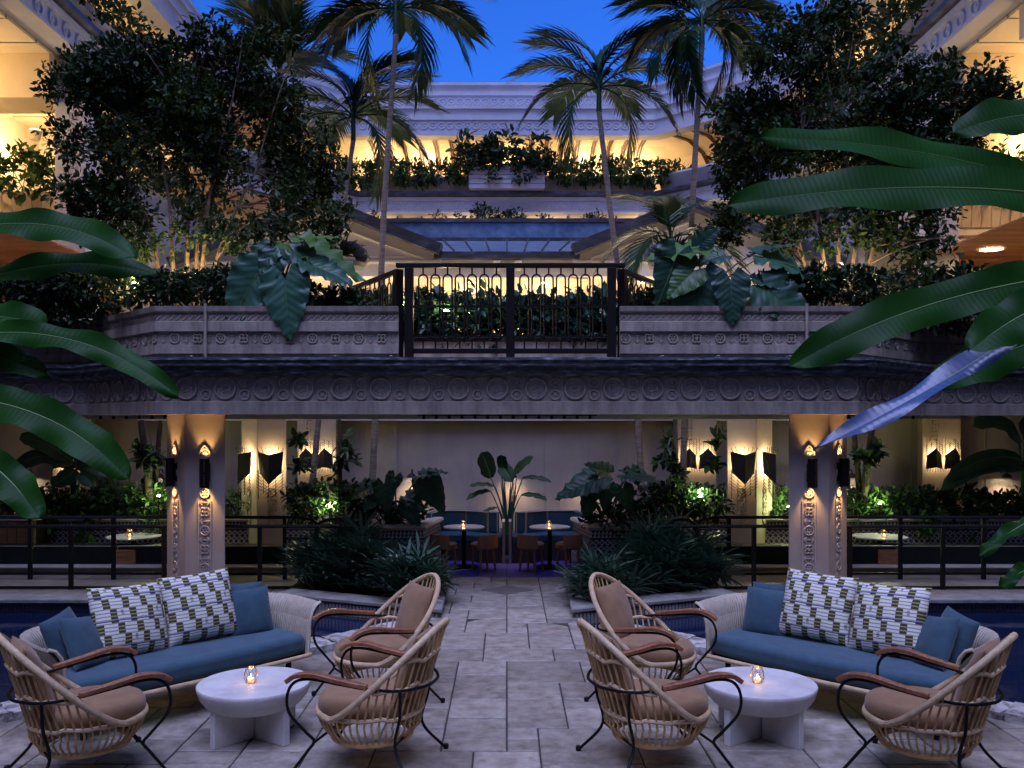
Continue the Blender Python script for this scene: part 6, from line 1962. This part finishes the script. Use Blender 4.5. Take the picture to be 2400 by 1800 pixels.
banana('banana plant at the left edge, its broad leaves arching into view', (-3.3, 4.3, 0.0), [
    (WP(-160, 560, 4.2), WP(120, 470, 4.1), WP(318, 606, 4.0), 0.085, (.1, -1, .5), .25), (WP(-150, 700, 4.3), WP(130, 570, 4.2), WP(368, 645, 4.1), 0.072, (0, -1, .55), .3),
    (WP(-190, 760, 4.0), WP(-20, 720, 4.0), WP(112, 765, 3.9), 0.085, (0, -1, .5), .25), (WP(-180, 830, 4.1), WP(-60, 800, 4.0), WP(115, 880, 3.9), 0.07, (0.1, -1, .4), .3), (WP(-100, 790, 3.9), WP(200, 740, 3.8), WP(418, 930, 3.7), 0.062, (.2, -1, .5), .3),
    (WP(-150, 930, 3.9), WP(130, 930, 3.8), WP(300, 1122, 3.7), 0.088, (.2, -1, .4), .25), (WP(-120, 1040, 3.8), WP(10, 1080, 3.7), WP(92, 1215, 3.6), 0.08, (.3, -1, .3), .25)], 'foreground banana plants')
banana('banana plant at the right edge, its long leaves reaching over the view', (3.3, 4.3, 0.0), [
    (WP(2620, 500, 4.4), WP(2250, 330, 4.2), WP(1780, 322, 4.0), 0.105, (-.05, -1, .55), .35), (WP(2600, 480, 4.1), WP(2200, 400, 4.0), WP(1706, 480, 3.9), 0.125, (0, -1, .5), .3),
    (WP(2560, 640, 4.0), WP(2150, 680, 3.9), WP(1850, 860, 3.8), 0.10, (-.1, -1, .35), .25), (WP(2560, 640, 3.8), WP(2330, 850, 3.7), WP(1905, 1055, 3.6), 0.058, (.15, -.6, 1), .6, leaf_skytint),
    (WP(2560, 690, 3.7), WP(2420, 700, 3.6), WP(2275, 820, 3.5), 0.10, (-.2, -1, .4), .3), (WP(2620, 300, 4.5), WP(2450, 230, 4.4), WP(2235, 310, 4.3), 0.12, (0, -1, .5), .3), (WP(2560, 760, 4.0), WP(2400, 800, 4.0), WP(2180, 900, 3.9), 0.10, (-.1, -1, .3), .25),
    (WP(2520, 1180, 3.6), WP(2400, 1210, 3.5), WP(2295, 1302, 3.4), 0.035, (0, -.6, 1), .5), (WP(2520, 1300, 3.5), WP(2400, 1320, 3.4), WP(2342, 1380, 3.3), 0.032, (0, -.6, 1), .5)], 'foreground banana plants')
# fern like banana behind the right railing, broad leaves left behind the railing
for nm, root, lst in (('young banana plant arching over the tiled planter at the right', WP(2400, 1230, 14.9), [((2395, 1080), (2330, 1050), (2220, 1120)), ((2390, 1040), (2350, 960), (2280, 1000)), ((2400, 1100), (2300, 1060), (2205, 1150)), ((2400, 1020), (2420, 960), (2480, 1000))]),
                      ('broad leaved banana plant over the tiled planter at the left', WP(170, 1230, 14.9), [((165, 1090), (100, 1040), (20, 1110)), ((170, 1080), (90, 1020), (45, 1030)), ((180, 1080), (230, 1020), (265, 1030)), ((180, 1095), (230, 1070), (250, 1120)), ((175, 1100), (160, 1120), (120, 1140)), ((190, 1105), (200, 1100), (215, 1140))])):
    t = thing('young_banana', nm, 'plant', root, 0, 'young banana plants')
    for k, (a, c, e) in enumerate(lst):
        a, c, e = WP(*a, 14.6) - root, WP(*c, 14.5) - root, WP(*e, 14.3) - root
        MB().tube(bez((0, 0, 0), a * 0.5, a, 6), 0.018, 6).build('stem', leaf_philo, t)
        paddle(t, bez(a, c, e, 12), 0.16, (0.1, -1, .6), leaf_philo, 0.015, fold=.4, seed=k)

# ---------------------------------------------------------------- small garden spotlights
def path_light(label, p, e, col=WARM, r=0.02):
    t = thing('garden_spotlight', label, 'garden light', p, 0, 'garden spotlights')
    MB().tube([(0, 0, -0.2), (0, 0, 0)], 0.01, 6).build('stake', bronze, t)
    MB().lathe([(0.02, 0.0), (0.035, 0.03), (0.035, 0.05), (0.03, 0.05)], 12).build('housing', bronze, t)
    MB().lathe([(0.001, 0.075), (r, 0.066), (r * 1.2, 0.05)], 12).build('bulb', glow_hot, t, smooth=True)
    lamp('spot_glow', 'POINT', (0, -0.03, 0.1), e, col, 0.03, parent=t)
path_light('bright garden light under the left bridge tree', WP(318, 672, 12.1), 22, WARM, 0.035)
path_light('bright garden light among the plants behind the gate', WP(1046, 738, 12.45), 8, WARM, 0.03)
path_light('small garden light at the left end of the gate', WP(942, 724, 12.6), 5)
path_light('garden light under the right bridge tree', WP(2040, 676, 12.2), 22)
path_light('garden light at the stems of the left bridge tree', WP(455, 650, 12.3), 26)
path_light('garden light at the stems of the right bridge tree', WP(1960, 650, 12.3), 26)
GRN = (0.85, 1.0, 0.4)
for px, py, lab in ((772, 1195, 'left tiled planter beside the dark trunk'), (372, 1170, 'left tiled planter behind the front column'), (2062, 1188, 'right tiled planter under the forked trunk'), (1640, 1172, 'right tiled planter beside the dark trunk'), (1848, 1195, 'right tiled planter behind the front column')):
    path_light(f'greenish garden spotlight in the {lab}', WP(px, py, 13.75 if px in (772, 1640) else 14.7), 24 if px in (772, 1640) else 14, GRN)

for s, side in ((-1, 'left'), (1, 'right')):  # unseen lamps added to brighten the cream gable walls
    path_light(f'hidden fill light added at the foot of the {side} lobby gable', (s * 2.9, 19.72, 3.2), 110, (1, 0.84, 0.62))
    path_light(f'hidden fill light added farther out along the {side} lobby gable', (s * 5.0, 19.72, 3.2), 110, (1, 0.84, 0.62))
